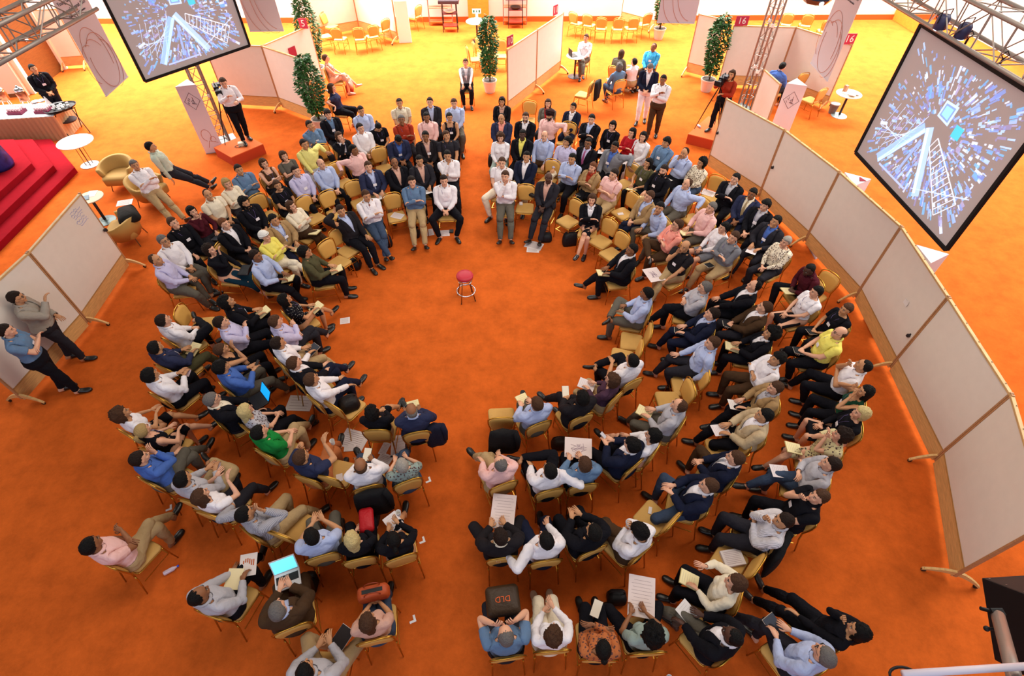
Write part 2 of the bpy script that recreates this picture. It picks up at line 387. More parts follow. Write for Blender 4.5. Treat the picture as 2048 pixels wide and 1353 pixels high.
def sframe_mesh():
    mb = MB(); pts = [(x*1.0, y+.01, .418) for x, y in rrect(.198, .215, -.205, .205, .05, 2)]
    mb.tube(pts, .012, 5, closed=True); return mb.mesh('seat_frame', smooth=True)
CH_SEAT, CH_BACK, CH_BF, CH_SF = seat_mesh(), back_mesh(), bframe_mesh(), sframe_mesh()
CH_FL = MB().tube([(0, 0, .42), (0, .01, .40), (.012, .035, 0)], [.013, .013, .009], 6).mesh('leg', smooth=True)
CH_RL = MB().tube([(0, 0, .45), (0, -.01, .36), (.012, -.085, 0)], [.013, .013, .009], 6).mesh('leg', smooth=True)
CH_ST = MB().bar((-.205, 0, 0), (.205, 0, 0), .012, .012).mesh('stretcher')
CH_SS = MB().bar((0, -.21, 0), (0, .21, 0), .012, .012).mesh('stretcher')
def make_chair(loc, rz, label, group='gold banquet chairs'):
    t = thing('banquet_chair', (loc[0], loc[1], 0), rz, label, 'chair', group)
    link('seat', CH_SEAT, PAD, t); link('backrest', CH_BACK, PADB, t)
    link('back_frame', CH_BF, GOLD, t); link('seat_frame', CH_SF, GOLD, t)
    for s in (-1, 1):
        o = link('leg', CH_FL, GOLD, t, (s*.205, .195, 0)); o.scale.x = s
        o = link('leg', CH_RL, GOLD, t, (s*.195, -.235, 0)); o.scale.x = s
        link('stretcher', CH_SS, GOLD, t, (s*.20, -.01, .22))
    link('stretcher', CH_ST, GOLD, t, (0, .2, .24))
    return t
FOC = P(933, 600)
def face(p, q=None):
    q = FOC if q is None else q
    return math.atan2(-(q[0]-p[0]), q[1]-p[1])
# ---------------------------------------------------------------- red stool
p = P(933, 603); st = thing('stool', p, .3, 'red padded stool with chrome ring legs alone in the centre', 'stool')
st.location = (p.x, p.y+.1, 0)
link('seat', MB().lathe([(.14, .60), (.175, .61), (.18, .64), (.17, .665), (.10, .675), (.01, .677)], n=28).mesh('seat', smooth=True), mat('b82838', .45), st)
link('seat_band', MB().lathe([(.165, .575), (.172, .578), (.172, .61), (.1, .612)], n=28).mesh('seat_band', smooth=True), CHROME, st)
for k in range(4):
    a = math.radians(45+90*k); link('leg', MB().tube([(.10*math.cos(a), .10*math.sin(a), .59), (.22*math.cos(a), .22*math.sin(a), .0)], .011, 6).tube([(.217*math.cos(a), .217*math.sin(a), .02), (.222*math.cos(a), .222*math.sin(a), 0)], .015, 6).mesh('leg', smooth=True), mat('8a5a3c', .25, .9), st)
for rr, z, nm_ in ((.195, .22, 'foot_ring'), (.135, .50, 'brace_ring')):
    link(nm_, MB().tube([(rr*math.cos(2*math.pi*k/32), rr*math.sin(2*math.pi*k/32), z) for k in range(32)], .012, 6, closed=True).mesh(nm_, smooth=True), CHROME, st)
# ---------------------------------------------------------------- projection screens
def screen_picture(W, Hh, seed):
    """flat print: aerial city view in blue-white light, generic"""
    rnd = random.Random(seed); mbs = {}
    def quad(pts, key):
        mb = mbs.setdefault(key, MB()); mb.add([(x, 0, z) for x, z in pts], [tuple(range(len(pts)))])
    cx, cz = .50*W, .52*Hh
    for k in range(2600):
        a = rnd.random()*2*math.pi; r = (.16+.84*rnd.random()**.8)*.72*W
        x, z = cx+r*math.cos(a), cz+r*math.sin(a)*.8
        if not (.07*W < x < .93*W and .08*Hh < z < .92*Hh): continue
        if z > .62*Hh and rnd.random() < .35: continue
        if x < .3*W and rnd.random() < .5: continue
        d = Vector((x-cx, z-cz)).normalized(); n = Vector((-d.y, d.x))
        l = .010+.06*rnd.random()**2*1.6*(r/W+.35); w_ = .006+.017*rnd.random()**1.5
        l *= W/2.6; w_ *= W/2.6
        c = Vector((x, z)); s = [c-d*l-n*w_, c+d*l-n*w_*1.2, c+d*l+n*w_*1.2, c-d*l+n*w_]
        quad([(q.x, q.y) for q in s], rnd.choice(('93a8e8', 'a8c0f4', 'd8e6ff', '8c9fe0', 'b0a8cc', '84b8e8', '9a90b8', 'b8d4f8')))
    def line(x0, z0, x1, z1, t, key='cfe0ff'):
        a = Vector((x0*W, z0*Hh)); b = Vector((x1*W, z1*Hh)); n = (b-a).normalized(); n = Vector((-n.y, n.x))*t*W/2
        mb = mbs.setdefault('top_'+key, MB()); q = [a-n, b-n, b+n, a+n]; mb.add([(v.x, -.0015, v.y) for v in q], [(0, 1, 2, 3)])
    for k in range(7): line(.06+.03*k, .34-.035*k, .34+.01*k, .30+.045*k, .004)
    for k in range(5): line(.08+.05*k, .18, .16+.045*k, .52, .003)
    # ladder
    line(.54, .50, .88, .26, .007, 'e8f0ff'); line(.52, .42, .80, .10, .006, 'e8f0ff')
    for k in range(13):
        t = k/12; line(.54+.34*t, .50-.24*t, .52+.28*t, .42-.32*t, .005, 'e8f0ff')
    line(.56, .12, .93, .34, .006)
    # two bright steel beams meeting at the middle
    line(.20, .10, .42, .50, .055, 'a4c8ff'); line(.215, .09, .43, .49, .022, 'e4f6ff')
    line(.62, .10, .45, .52, .055, 'b8d8ff'); line(.60, .11, .44, .51, .020, 'f0faff')
    line(.40, .12, .44, .42, .018, 'a0b8f4'); line(.24, .08, .52, .08, .012, 'b8ccff')
    # central tower roof
    for s_, key in ((.10, 'c8e4ff'), (.075, '8ca8e0'), (.055, '9ee8f4')):
        mb = mbs.setdefault('top_'+key, MB()); x0, z0 = .50*W, .66*Hh; e = s_*W/2; yy = -.002-.0006*(.1-s_)*100
        mb.add([(x0-e, yy, z0-e*.8), (x0+e, yy, z0-e), (x0+e*1.1, yy, z0+e), (x0-e*.9, yy, z0+e*.9)], [(0, 1, 2, 3)])
    line(.60, .60, .66, .60, .06, '58d0e8')
    return mbs
def screen(A, B, H_, label, seed):
    A = Vector(A); B = Vector(B); d = B-A; W = d.length
    r = thing('projection_screen', A, math.atan2(d.y, d.x), label, 'screen', 'hanging projection screens')
    link('screen_cloth', MB().box((W/2, .006, H_/2), (W-.04, .008, H_-.04)).mesh('screen_cloth'), mat('a89a98', .8, emit=.28), r)
    fr = MB()
    for a, b in (((0, 0, 0), (W, 0, 0)), ((0, 0, H_), (W, 0, H_)), ((0, 0, 0), (0, 0, H_)), ((W, 0, 0), (W, 0, H_))): fr.bar(a, b, .05, .055)
    link('black_border', fr.mesh('black_border'), mat('120e0e', .8), r)
    allm = MB(); mats_ = []
    for i, (key, mb) in enumerate(sorted(screen_picture(W, H_, seed).items(), key=lambda t: t[0].startswith('top_'))):
        allm.cur = i; allm.add(mb.v, mb.f); mats_.append(mat(key.replace('top_', ''), .9, emit=.62))
    o = link('projected_picture', allm.mesh('projected_picture'), mats_, r, (0, -.001, 0)); o['kind'] = 'stuff'
    bx = [(W*.10, -.004, H_+.03), (W*.9, -.004, H_+.03)]
    return r
zb = 3.0
RA, RB = P(1712, 305, zb), P(1893, 500, zb); LA, LB = P(290, 163, zb), P(499, 91, zb)
screen(RA, RB, 2.13, 'right-hand hanging screen with a blue aerial city picture', 5)
screen(LA, LB, 2.04, 'left-hand hanging screen with a blue aerial city picture', 5)
# ---------------------------------------------------------------- trusses
def truss(A, B, w_, label, seg=.42, plates=False, up=Vector((0, 0, 1))):
    A = Vector(A); B = Vector(B); d = (B-A); L = d.length; d.normalize()
    r = thing('truss', A, 0, label, 'truss', 'aluminium trusses')
    u = up-d*up.dot(d); u.normalize(); v = d.cross(u); h = w_/2
    C4 = [u*h+v*h, u*h-v*h, -u*h-v*h, -u*h+v*h]
    for c in C4: link('chord', MB().tube([c, c+d*L], .030, 8).mesh('chord', smooth=True), ALU, r)
    n = max(2, int(L/seg))
    for k in range(n):
        a, b = L*k/n, L*(k+1)/n; mb = MB()
        for i in range(4):
            p_, q = C4[i], C4[(i+1) % 4]
            if k % 2: p_, q = q, p_
            mb.tube([p_+d*a, q+d*b], .010, 5)
            mb.tube([p_+d*a, q+d*a], .010, 5)
        link('lacing', mb.mesh('lacing'), ALU, r)
        if plates and k % 3 == 0:
            for i in (0, 2): link('coupler', MB().box(C4[i]+d*a, (.08, .08, .10)).mesh('coupler', bevel=.01), mat('e8e4e0', .4), r)
    return r
dR = (RB-RA).normalized()
truss(RA-dR*4.2+Vector((.02, 0, 2.45)), RB+dR*2.6+Vector((.05, 0, 2.50)), .46, 'horizontal truss above the right-hand screen', .5)
truss(RA-dR*3.4+Vector((.95, 0, 3.0)), RB+dR*2.6+Vector((.95, 0, 3.0)), .30, 'second horizontal truss behind the right screen truss', .5)
# hooks joining screens and trusses
def hook(p_, L, label):
    o = link('hanging_strap', MB().bar((0, 0, 0), (0, 0, L), .03, .01).tube([(.0, 0, L), (.05, 0, L+.05), (0, 0, L+.1), (-.05, 0, L+.05), (0, 0, L)], .008, 5).mesh('hanging_strap'), DARK, None, p_); tag(o, label, 'strap', 'screen straps')
for k in range(4): hook(RA.lerp(RB, .1+.26*k)+Vector((0, 0, 2.15)), .12, ('uppermost', 'second', 'third', 'lowest')[k]+' black strap holding the right screen to its truss')
base = P(447, 285, 0); tw = P(396, 130, 2.0)
tt_ = truss((base.x+.02, base.y, .04), (base.x+.02, base.y, 5.2), .30, 'upright truss tower beside the left cameraman', .42, True, Vector((.8, .6, 0)))
link('base_plate', MB().box((0, 0, -.02), (.75, .75, .04), .6).mesh('base_plate', bevel=.005), mat('6f7878', .5, .5), tt_)
b2 = P(1486, 222, 0)
tt_ = truss((b2.x, b2.y, .04), (b2.x, b2.y, 5.6), .30, 'upright truss tower beside the camera woman', .42, True, Vector((.8, .6, 0)))
link('base_plate', MB().box((0, 0, -.02), (.75, .75, .04), .6).mesh('base_plate', bevel=.005), mat('6f7878', .5, .5), tt_)
ta, tb = P(-60, 105, 5.5), P(160, -8, 5.5)
truss(ta, tb, .34, 'truss crossing the upper left corner', .45)
# stage lamps hanging from the right truss and the dark projector above the far chairs
for px, py, lb in ((1876, 60, 'blue-lit spot lamp on the right truss, upper one'), (1918, 78, 'blue-lit spot lamp on the right truss, lower one')):
    p_ = P(px, py, 5.25); r = thing('spot_lamp', p_, .4, lb, 'lamp')
    link('can', MB().lathe([(.05, 0), (.085, .02), (.085, .16), (.06, .2)], n=14).mesh('can', smooth=True), mat('3a3a5a', .4), r)
    link('lens', MB().lathe([(.06, -.004), (.06, 0)], n=14).mesh('lens'), mat('e8f0ff', .3, emit=3), r)
    link('yoke', MB().tube([(-.1, 0, .1), (-.1, 0, .26), (.1, 0, .26), (.1, 0, .1)], .008, 5).mesh('yoke'), DARK, r)
p_ = P(1635, -6, 3.6); r = thing('projector', p_, .4, 'dark glossy hanging projector at the top edge', 'projector')
link('housing', MB().lathe([(.10, -.16), (.30, -.12), (.40, 0), (.36, .12), (.1, .18)], n=8).mesh('housing'), mat('12182e', .15, spec=.8), r)
link('lens', MB().ell((-.12, -.30, -.06), (.06, .06, .06)).mesh('lens', smooth=True), mat('e8f4ff', .2, emit=2), r)
# ---------------------------------------------------------------- printed banners
LILAC = mat('c6bfc6', .8); CURL = mat('c47858', .7); INK = mat('4a4650', .7)
def ellipse_pts(cx, cz, rx, rz, rot, a0=0, a1=360, n=40, y=-.006):
    out = []
    for k in range(n+1):
        a = math.radians(a0+(a1-a0)*k/n); x, z = rx*math.cos(a), rz*math.sin(a); c, s = math.cos(rot), math.sin(rot)
        out.append((cx+x*c-z*s, y, cz+x*s+z*c))
    return out
def banner(A, B, H_, label, curls, texts=(), tone=LILAC):
    A = Vector(A); B = Vector(B); d = B-A; W = d.length; r = thing('hanging_banner', A, math.atan2(d.y, d.x), label, 'banner', 'hanging banners')
    link('cloth', MB().box((W/2, .004, H_/2), (W, .006, H_)).mesh('cloth'), tone, r)
    link('bottom_bar', MB().bar((0, .004, 0), (W, .004, 0), .03, .02).mesh('bottom_bar'), mat('c8c2c8', .5), r)
    mb = MB()
    for (cx, cz, rx, rz, rot, a0, a1) in curls: mb.tube(ellipse_pts(cx*W, cz, rx*W, rz, rot, a0, a1), .005, 4)
    link('printed_curls', mb.mesh('printed_curls'), CURL, r)
    for t, s, cx, z in texts: place_text(t, s, r, frame(Vector((cx*W, -.004, z)), (1, 0, 0), (0, -1, 0)), INK)
    return r
bA, bB = P(212, 193, 2.3), P(256, 153, 2.3)
curls = [(.52, .62, .38, .60, 0, -200, 130), (.42, .72, .36, .66, .1, -30, 170), (.18, .66, .26, .42, 0, 60, 250), (.62, .5, .36, .55, .1, -100, 70), (.45, .6, .30, .55, .35, 20, 110)]
banner(bA, bB, 3.1, 'left hanging banner with small grey lettering and orange loops', curls, (('Young Global Leaders', .115, .5, 1.95), ('Annual Summit 2007', .115, .5, 1.78), ('Dalian, China 6-8 September', .06, .5, 1.66)))
banner(P(1621, 126, 2.3), P(1655, 163, 2.3), 2.9, 'right hanging banner with small grey lettering and orange loops', curls, (('Young Global Leaders', .115, .5, 1.95), ('Annual Summit 2007', .115, .5, 1.78), ('Dalian, China 6-8 September', .06, .5, 1.66)))
c2 = [(.5, .9, .46, .95, 0, 150, 280), (.75, .9, .46, .95, 0, 150, 290), (.9, 1.0, .5, .95, 0, 190, 260)]
banner(P(500, 63, 2.3), P(568, 62, 2.3), 2.2, 'small grey banner corner right of the left screen', c2)
banner(P(1314, 45, 2.3), P(1389, 47, 2.3), 2.0, 'grey banner with thin orange curves at top centre right', c2)
# ---------------------------------------------------------------- triangular sign columns with lozenge emblem
def column_sign(c, rz, label, h=1.95, s=.52, emblem=True):
    r = thing('sign_column', c, rz, label, 'sign', 'triangular sign columns')
    poly = [(-s/2, -s*.29), (s/2, -s*.29), (0, s*.58)]
    link('panel_body', MB().prism(poly, .02, h).mesh('panel_body', bevel=.004), mat('ddd2d8', .7), r)
    link('foot_plate', MB().prism([(x*1.02, y*1.02) for x, y in poly], 0, .02).mesh('foot_plate'), mat('a09aa0', .6), r)
    if emblem:
        y = -s*.29-.004; z0 = h-.42; e = .20; mb = MB()
        mb.tube([(0, y, z0+e*1.15), (e, y, z0), (0, y, z0-e*1.15), (-e, y, z0)], .006, 4, closed=True)
        for a, b in (((-.10, .05), (-.07, .0)), ((-.07, .09), (-.05, .04)), ((-.03, .0), (.03, .02)), ((.03, .10), (.04, -.07)), ((-.03, -.06), (.09, -.09)), ((0, -.02), (.0, -.06)), ((-.12, -.02), (-.09, -.07))):
            mb.bar((a[0], y, z0+a[1]), (b[0], y, z0+b[1]), .008, .018, (0, 1, 0))
        link('lozenge_emblem', mb.mesh('lozenge_emblem'), mat('5a1c28', .6), r)
        mb = MB(); mb.tube(ellipse_pts(-.04, .55, .12, .17, 0, -60, 260, y=y), .006, 4); mb.tube(ellipse_pts(.10, .42, .07, .08, 0, -20, 300, y=y), .006, 4)
        mb.tube([(-.10, y, .18), (-.02, y, .38), (.10, y, .34), (.2, y, .30)], .006, 4)
        link('orange_curl', mb.mesh('orange_curl'), CURL, r)
    return r
c = P(437, 305); column_sign((c.x-.12, c.y+.12, 0), -.62+.9, 'white sign column with lozenge emblem left of the camera riser')
c = P(1577, 232, .6); column_sign((c.x-.6, c.y-.9, 0), -.35, 'white sign column with lozenge emblem at upper right')
c = P(1712, 358, 1.95); column_sign((c.x+.02, c.y, 0), .5, 'pale triangular column top with red mark behind the partition', emblem=False)
o = link('red_mark', MB().prism([(-.02, -.10), (.12, -.10), (.05, .06)], 0, .01).mesh('red_mark'), mat('8a2030', .7), None, (c.x+.05, c.y, 1.952)); tag(o, 'small dark red card on top of the pale triangular column', 'card')
c = P(1862, 508, 1.95); column_sign((c.x+.02, c.y, 0), .5, 'white triangular column top just under the screen corner', emblem=False)
# ---------------------------------------------------------------- potted ficus trees
LEAFM = mat('35602a', .5, var=.4); TRUNK = mat('5a4028', .9); POTM = mat('d0b8a8', .7)
def ficus(p_, h, rad, label, seed):
    rnd = random.Random(seed); r = thing('potted_ficus', (p_.x, p_.y, 0), 0, label, 'plant', 'potted ficus trees')
    link('pot', MB().lathe([(.16, 0), (.17, .02), (.235, .36), (.25, .37), (.25, .41), (.225, .41), (.22, .36)], n=24).mesh('pot', smooth=False), POTM, r)
    link('soil', MB().lathe([(.215, .34), (.20, .37), (.01, .375)], n=20).mesh('soil'), mat('4a4440', .95, bump=.5), r)
    for k in range(3):
        a = rnd.random()*6.28; mb = MB(); mb.tube([(.03*math.cos(a), .03*math.sin(a), .36), (.05*math.cos(a+.6), .05*math.sin(a+.6), .9), (.08*math.cos(a+1), .08*math.sin(a+1), h*.8)], [.018, .014, .005], 5)
        link('trunk', mb.mesh('trunk', smooth=True), TRUNK, r)
    mb = MB()
    for k in range(1500):
        t = rnd.random(); z = .62+(h-.62)*t; R_ = rad*max(.1, math.sin(math.pi*(.10+.80*t)))**.6*rnd.random()**.45*(1+.15*math.sin(9*t+seed))
        a = rnd.random()*6.283; c = Vector((R_*math.cos(a), R_*math.sin(a), z+rnd.uniform(-.05, .05)))
        d = Vector((math.cos(a)+rnd.uniform(-.6, .6), math.sin(a)+rnd.uniform(-.6, .6), rnd.uniform(-.9, .3))).normalized()
        s = d.cross(Vector((rnd.random(), rnd.random(), 1))).normalized(); l = rnd.uniform(.09, .15); w_ = l*.32
        up = s.cross(d)*.012
        mb.add([c, c+d*l*.5+s*w_-up, c+d*l, c+d*l*.5-s*w_-up, c+d*l*.5+up], [(0, 1, 4), (1, 2, 4), (2, 3, 4), (3, 0, 4)])
    o = link('foliage', mb.mesh('foliage'), LEAFM, r); o['kind'] = 'stuff'
    return r
ficus(P(980, 184), 2.35, .28, 'potted ficus between the stacked far chairs and sign 10', 1)
ficus(P(1411, 182), 2.35, .31, 'potted ficus beside the bright board at upper right', 2)
q = P(645, 262); ficus(q, 2.2, .34, 'potted ficus next to the back-left partition, near the seated crowd', 3)
q = P(605, 48, 1.9); q.z = 0; q.y += .35; ficus(q, 2.9, .34, 'ficus rising behind the number 5 sign at the top', 4)
ficus(P(1316, 78), 2.5, .28, 'potted ficus partly behind the top centre-right banner', 5)
# ---------------------------------------------------------------- tables
def pedestal(p_, h, rr, label, leg='2a2626', base='3a3436', wires=False, top='e8dccf'):
    r = thing('side_table', (p_.x, p_.y, 0), 0, label, 'table')
    link('table_top', MB().lathe([(rr-.01, h-.025), (rr, h-.02), (rr, h-.005), (rr-.01, h)], n=36).mesh('table_top'), mat(top, .4), r)
    if wires:
        for k in range(4):
            a = math.pi/4+k*math.pi/2; link('leg', MB().tube([(.09*math.cos(a), .09*math.sin(a), .03), (.09*math.cos(a), .09*math.sin(a), h-.02)], .008, 6).mesh('leg', smooth=True), mat('6a4a3a', .3, .8), r)
    else: link('column', MB().lathe([(.035, .02), (.035, h-.02)], n=12).mesh('column', smooth=True), mat(leg, .4), r)
    link('base', MB().lathe([(.24, 0), (.24, .012), (.10, .03), (.04, .05)], n=28).mesh('base', smooth=False), mat(base, .4, .3), r)
    return r
pedestal(P(180, 330), .72, .46, 'round white table with thin wire legs near the stage', wires=True, base='8a8a8c')
pt = P(212, 442); pedestal(pt, .70, .30, 'small round beige table beside the armchair with the jacket', base='4a5a5a', top='c0a080')
def flat(name, w_, d_, t, m, loc, rz, label, cat, group=None, lines=0, tilt=None):
    mb = MB().box((0, 0, t/2), (w_, d_, t)); o = link(name, mb.mesh(name, bevel=min(.002, t/3)), m, None, loc, rz)
    if tilt: o.rotation_euler = (tilt[0], tilt[1], rz)
    tag(o, label, cat, group)
    if lines:
        lm = MB()
        for k in range(lines): lm.box((-.02*w_, d_*(.36-.72*k/max(1, lines-1)), t+.001), (w_*.72, d_*.02, .0015))
        link('printed_lines', lm.mesh('printed_lines'), mat('a89090', .8), o)
    return o
flat('magazine', .16, .22, .012, mat('3a5a70', .4), (pt.x-.08, pt.y-.05, .70), .5, 'blue magazine on the small round beige table', 'magazine')
flat('paper', .2, .28, .004, PAPER, (pt.x-.02, pt.y+.14, .70), .2, 'white paper on the small round beige table', 'paper')
q = P(1141, 148, 0); t1_ = P(1136, 107, .72)
t1_.x += .22; t1_.y -= .2; pedestal(Vector((t1_.x+.05, t1_.y, 0)), .72, .34, 'small white round table at the end of the centre partition', top='f0ece8')
r = thing('laptop', (t1_.x-.05, t1_.y, .72), 1.9, 'dark open laptop standing on the small white table', 'laptop')
link('keyboard_base', MB().box((0, 0, .01), (.32, .22, .02)).mesh('keyboard_base', bevel=.003), mat('3a3634', .5), r); link('screen_lid', MB().box((0, .12, .12), (.32, .015, .22)).mesh('screen_lid', bevel=.003), mat('3a3634', .5), r)
flat('document', .3, .3, .004, WHITE, (t1_.x+.08, t1_.y, .72), .4, 'white papers on the small white round table by the partition', 'paper')
q = P(953, 41, .74); pedestal(Vector((q.x, q.y-.05, 0)), .74, .42, 'white round table with black foot in front of the orange door', base='2a2426', top='f2e8e0')
r = thing('exit_sign', (q.x+.02, q.y, .75), 0, 'small green and white exit sign standing on the far white table', 'sign')
link('plate', MB().box((0, 0, .32), (.34, .04, .16)).mesh('plate', bevel=.005), mat('e8f4f0', .5), r)
mb = MB(); mb.box((-.11, -.022, .32), (.06, .005, .08)); mb.box((.11, -.022, .32), (.06, .005, .08)); mb.box((0, -.022, .35), (.03, .005, .03)); mb.box((0, -.022, .31), (.04, .005, .05)); link('pictogram', mb.mesh('pictogram'), mat('0e6a50', .6), r)
link('stand', MB().box((0, 0, .12), (.1, .06, .25)).mesh('stand', bevel=.01), WHITE, r)
q = P(1692, 187, .72); pedestal(Vector((q.x+.1, q.y, 0)), .72, .38, 'grey-based round table with papers at upper right', base='9ab0b4', top='d8c0a8')
for k, (dx, dy, rz, lb) in enumerate(((-.05, .02, .4, 'folded'), (.12, -.06, -.5, 'crumpled'), (.02, -.14, 1.1, 'lower'))): flat('newspaper', .3, .2, .02, PAPER, (q.x+.1+dx, q.y+dy, .72+.021*k), rz, lb+' newspaper on the upper right round table', 'newspaper')
r = thing('wine_box', (q.x, q.y+.12, .72), .3, 'small copper coloured box on the upper right round table', 'box'); link('box_body', MB().box((0, 0, .1), (.1, .1, .2)).mesh('box_body', bevel=.006), mat('b08060', .5), r)
q = P(1663, 226); r = thing('waste_bin', (q.x, q.y, 0), 0, 'small grey waste bin beside the upper right round table', 'bin')
link('bin_body', MB().lathe([(.10, 0), (.14, .30), (.145, .30), (.13, .29), (.10, .02)], n=20).mesh('bin_body', smooth=False), mat('6f6864', .6), r)
link('liner', MB().lathe([(.148, .28), (.150, .31), (.135, .30)], n=14).mesh('liner'), mat('8a8480', .4), r)
# catering table with pleated skirt
a, b = P(0, 238, .75), P(98, 232, .75); dx = (b-a).normalized(); ex = Vector((dx.x, dx.y, 0)).normalized(); ey = Vector((-ex.y, ex.x, 0))
cr = Vector((b.x+.12, b.y, 0)); L_ = 5.0; D_ = 1.0
r = thing('catering_table', cr, math.atan2(ex.y, ex.x), 'long catering table with white top and pleated beige skirt', 'table')
link('table_top', MB().box((-L_/2, D_/2, .735), (L_, D_, .03)).mesh('table_top', bevel=.01), mat('d8dce0', .7), r)
def pleat(pts, z0, z1, n, amp):
    mb = MB(); path = []
    tot = sum((pts[i+1]-pts[i]).length for i in range(len(pts)-1)); acc = 0
    for i in range(len(pts)-1):
        e = pts[i+1]-pts[i]; L2 = e.length; nn = max(4, int(n*L2/tot)); nr_ = Vector((e.y, -e.x, 0)).normalized()
        for k in range(nn): path.append(pts[i]+e*k/nn+nr_*amp*math.sin(k*1.9+i))
    path.append(pts[-1]); m_ = len(path)
    vs = [(v.x, v.y, z1) for v in path]+[(v.x*1.0, v.y*1.0, z0) for v in path]
    mb.add(vs, [(k, k+1, m_+k+1, m_+k) for k in range(m_-1)]); return mb.mesh('table_skirt', smooth=True)
link('table_skirt', pleat([Vector((-L_, -.02, 0)), Vector((.02, -.02, 0)), Vector((.02, D_+.02, 0))], .01, .735, 150, .02), mat('c0a078', .8), r)
def tpos(u, v, z=.75): return cr+ex*u+ey*v+Vector((0, 0, z))
for k, (u, px, lb) in enumerate(((-.75, 0, 'right'), (-1.75, 0, 'left'))):
    c = P((55, 15)[k], (215, 215)[k], .75); c = Vector((c.x, c.y+.1, .75)); rr_ = thing('coffee_urn', c, 0, 'silver and copper coffee urn, %s one on the catering table' % lb, 'urn', 'coffee urns')
    for a_ in range(3): link('leg', MB().bar((.13*math.cos(a_*2.1), .13*math.sin(a_*2.1), 0), (.10*math.cos(a_*2.1), .10*math.sin(a_*2.1), .18), .02, .02).mesh('leg'), CHROME, rr_)
    link('vessel', MB().lathe([(.09, .16), (.135, .2), (.14, .42), (.12, .46)], n=20).mesh('vessel', smooth=True), mat('b8704c', .3, .8), rr_)
    link('lid', MB().lathe([(.125, .46), (.12, .5), (.08, .55), (.03, .57), (.03, .60), (.01, .61)], n=20).mesh('lid', smooth=True), CHROME, rr_)
    link('tap', MB().tube([(0, -.13, .25), (0, -.2, .25), (0, -.2, .2)], .012, 6).mesh('tap'), CHROME, rr_)
GLS = mat('e0c0c4', .2, spec=.8)
for k, (px, py, lb) in enumerate(((34, 224, 'left'), (88, 222, 'right'))):
    c = P(px, py, .78); c.z = .752; rr_ = thing('cup_rack', c, .05, 'purple rack full of upturned cups, %s one on the catering table' % lb, 'rack', 'cup racks')
    link('rack_tray', MB().box((0, 0, .04), (.42, .30, .08)).mesh('rack_tray', bevel=.006), mat('7a1c40', .5), rr_)
    for i in range(5):
        for j in range(3): link('cup', MB().lathe([(.03, 0), (.036, .07), (.02, .10)], n=10).mesh('cup', smooth=True) if (i, j) == (0, 0) else bpy.data.meshes['cup'], GLS, rr_, (-.16+.08*i, -.09+.09*j, .075))
cups = 0
PLATE = MB().lathe([(.05, 0), (.10, .012), (.105, .016), (.05, .008)], n=18).mesh('plate', smooth=False)
for k, (px, py) in enumerate(((72, 205), (84, 203), (97, 200), (108, 196))):
    for j in range(3):
        c = P(px, py, .75); o = link('plate', PLATE, mat('e8dcd8', .3), None, (c.x, c.y, .751+.012*j)); tag(o, 'stacked white plate at the back of the catering table', 'plate', 'stacked plates')
c = P(98, 208, .75); o = link('napkin', MB().lathe([(.02, 0), (.09, .0), (.05, .10), (.01, .26)], n=7).mesh('napkin'), WHITE, None, (c.x, c.y, .752)); tag(o, 'folded white napkin cone on the catering table', 'napkin')
# tray stand
c = P(121, 216, .8); ts = thing('tray_stand', (c.x, c.y, 0), .9, 'black folding stand at the end of the catering table', 'stand')
for s in (-.28, .28):
    link('leg', MB().tube([(s, -.30, 0), (s, .26, .78)], .013, 6).mesh('leg'), DARK, ts); link('leg', MB().tube([(s, .30, 0), (s, -.26, .78)], .013, 6).mesh('leg'), DARK, ts)
link('strap', MB().box((0, -.26, .78), (.6, .04, .015)).box((0, .26, .78), (.6, .04, .015)).mesh('strap'), DARK, ts)
link('lower_shelf', MB().lathe([(.01, .40), (.22, .405), (.25, .44)], n=18).mesh('lower_shelf'), mat('2a1c24', .5), ts)
tr = link('tray', MB().lathe([(.01, 0), (.40, .004), (.44, .04), (.45, .04), (.41, -.01), (.01, -.012)], n=28).mesh('tray', smooth=False), DARK, None, (c.x, c.y, .80)); tag(tr, 'large black oval tray of cups on the folding stand', 'tray'); tr.scale = (1, .72, 1); tr.rotation_euler = (0, 0, .9)
CUP = MB().lathe([(.025, 0), (.038, .03), (.042, .06), (.036, .055), (.02, .01)], n=12).mesh('coffee_cup', smooth=False)
random.seed(11)
for k in range(12):
    a = k*2.4; rr2 = .06+.022*k; o = link('coffee_cup', CUP, WHITE, None, (c.x+rr2*math.cos(a), c.y+rr2*math.sin(a)*.8, .808)); tag(o, 'small white used cup on the black tray', 'cup', 'used cups on the tray')
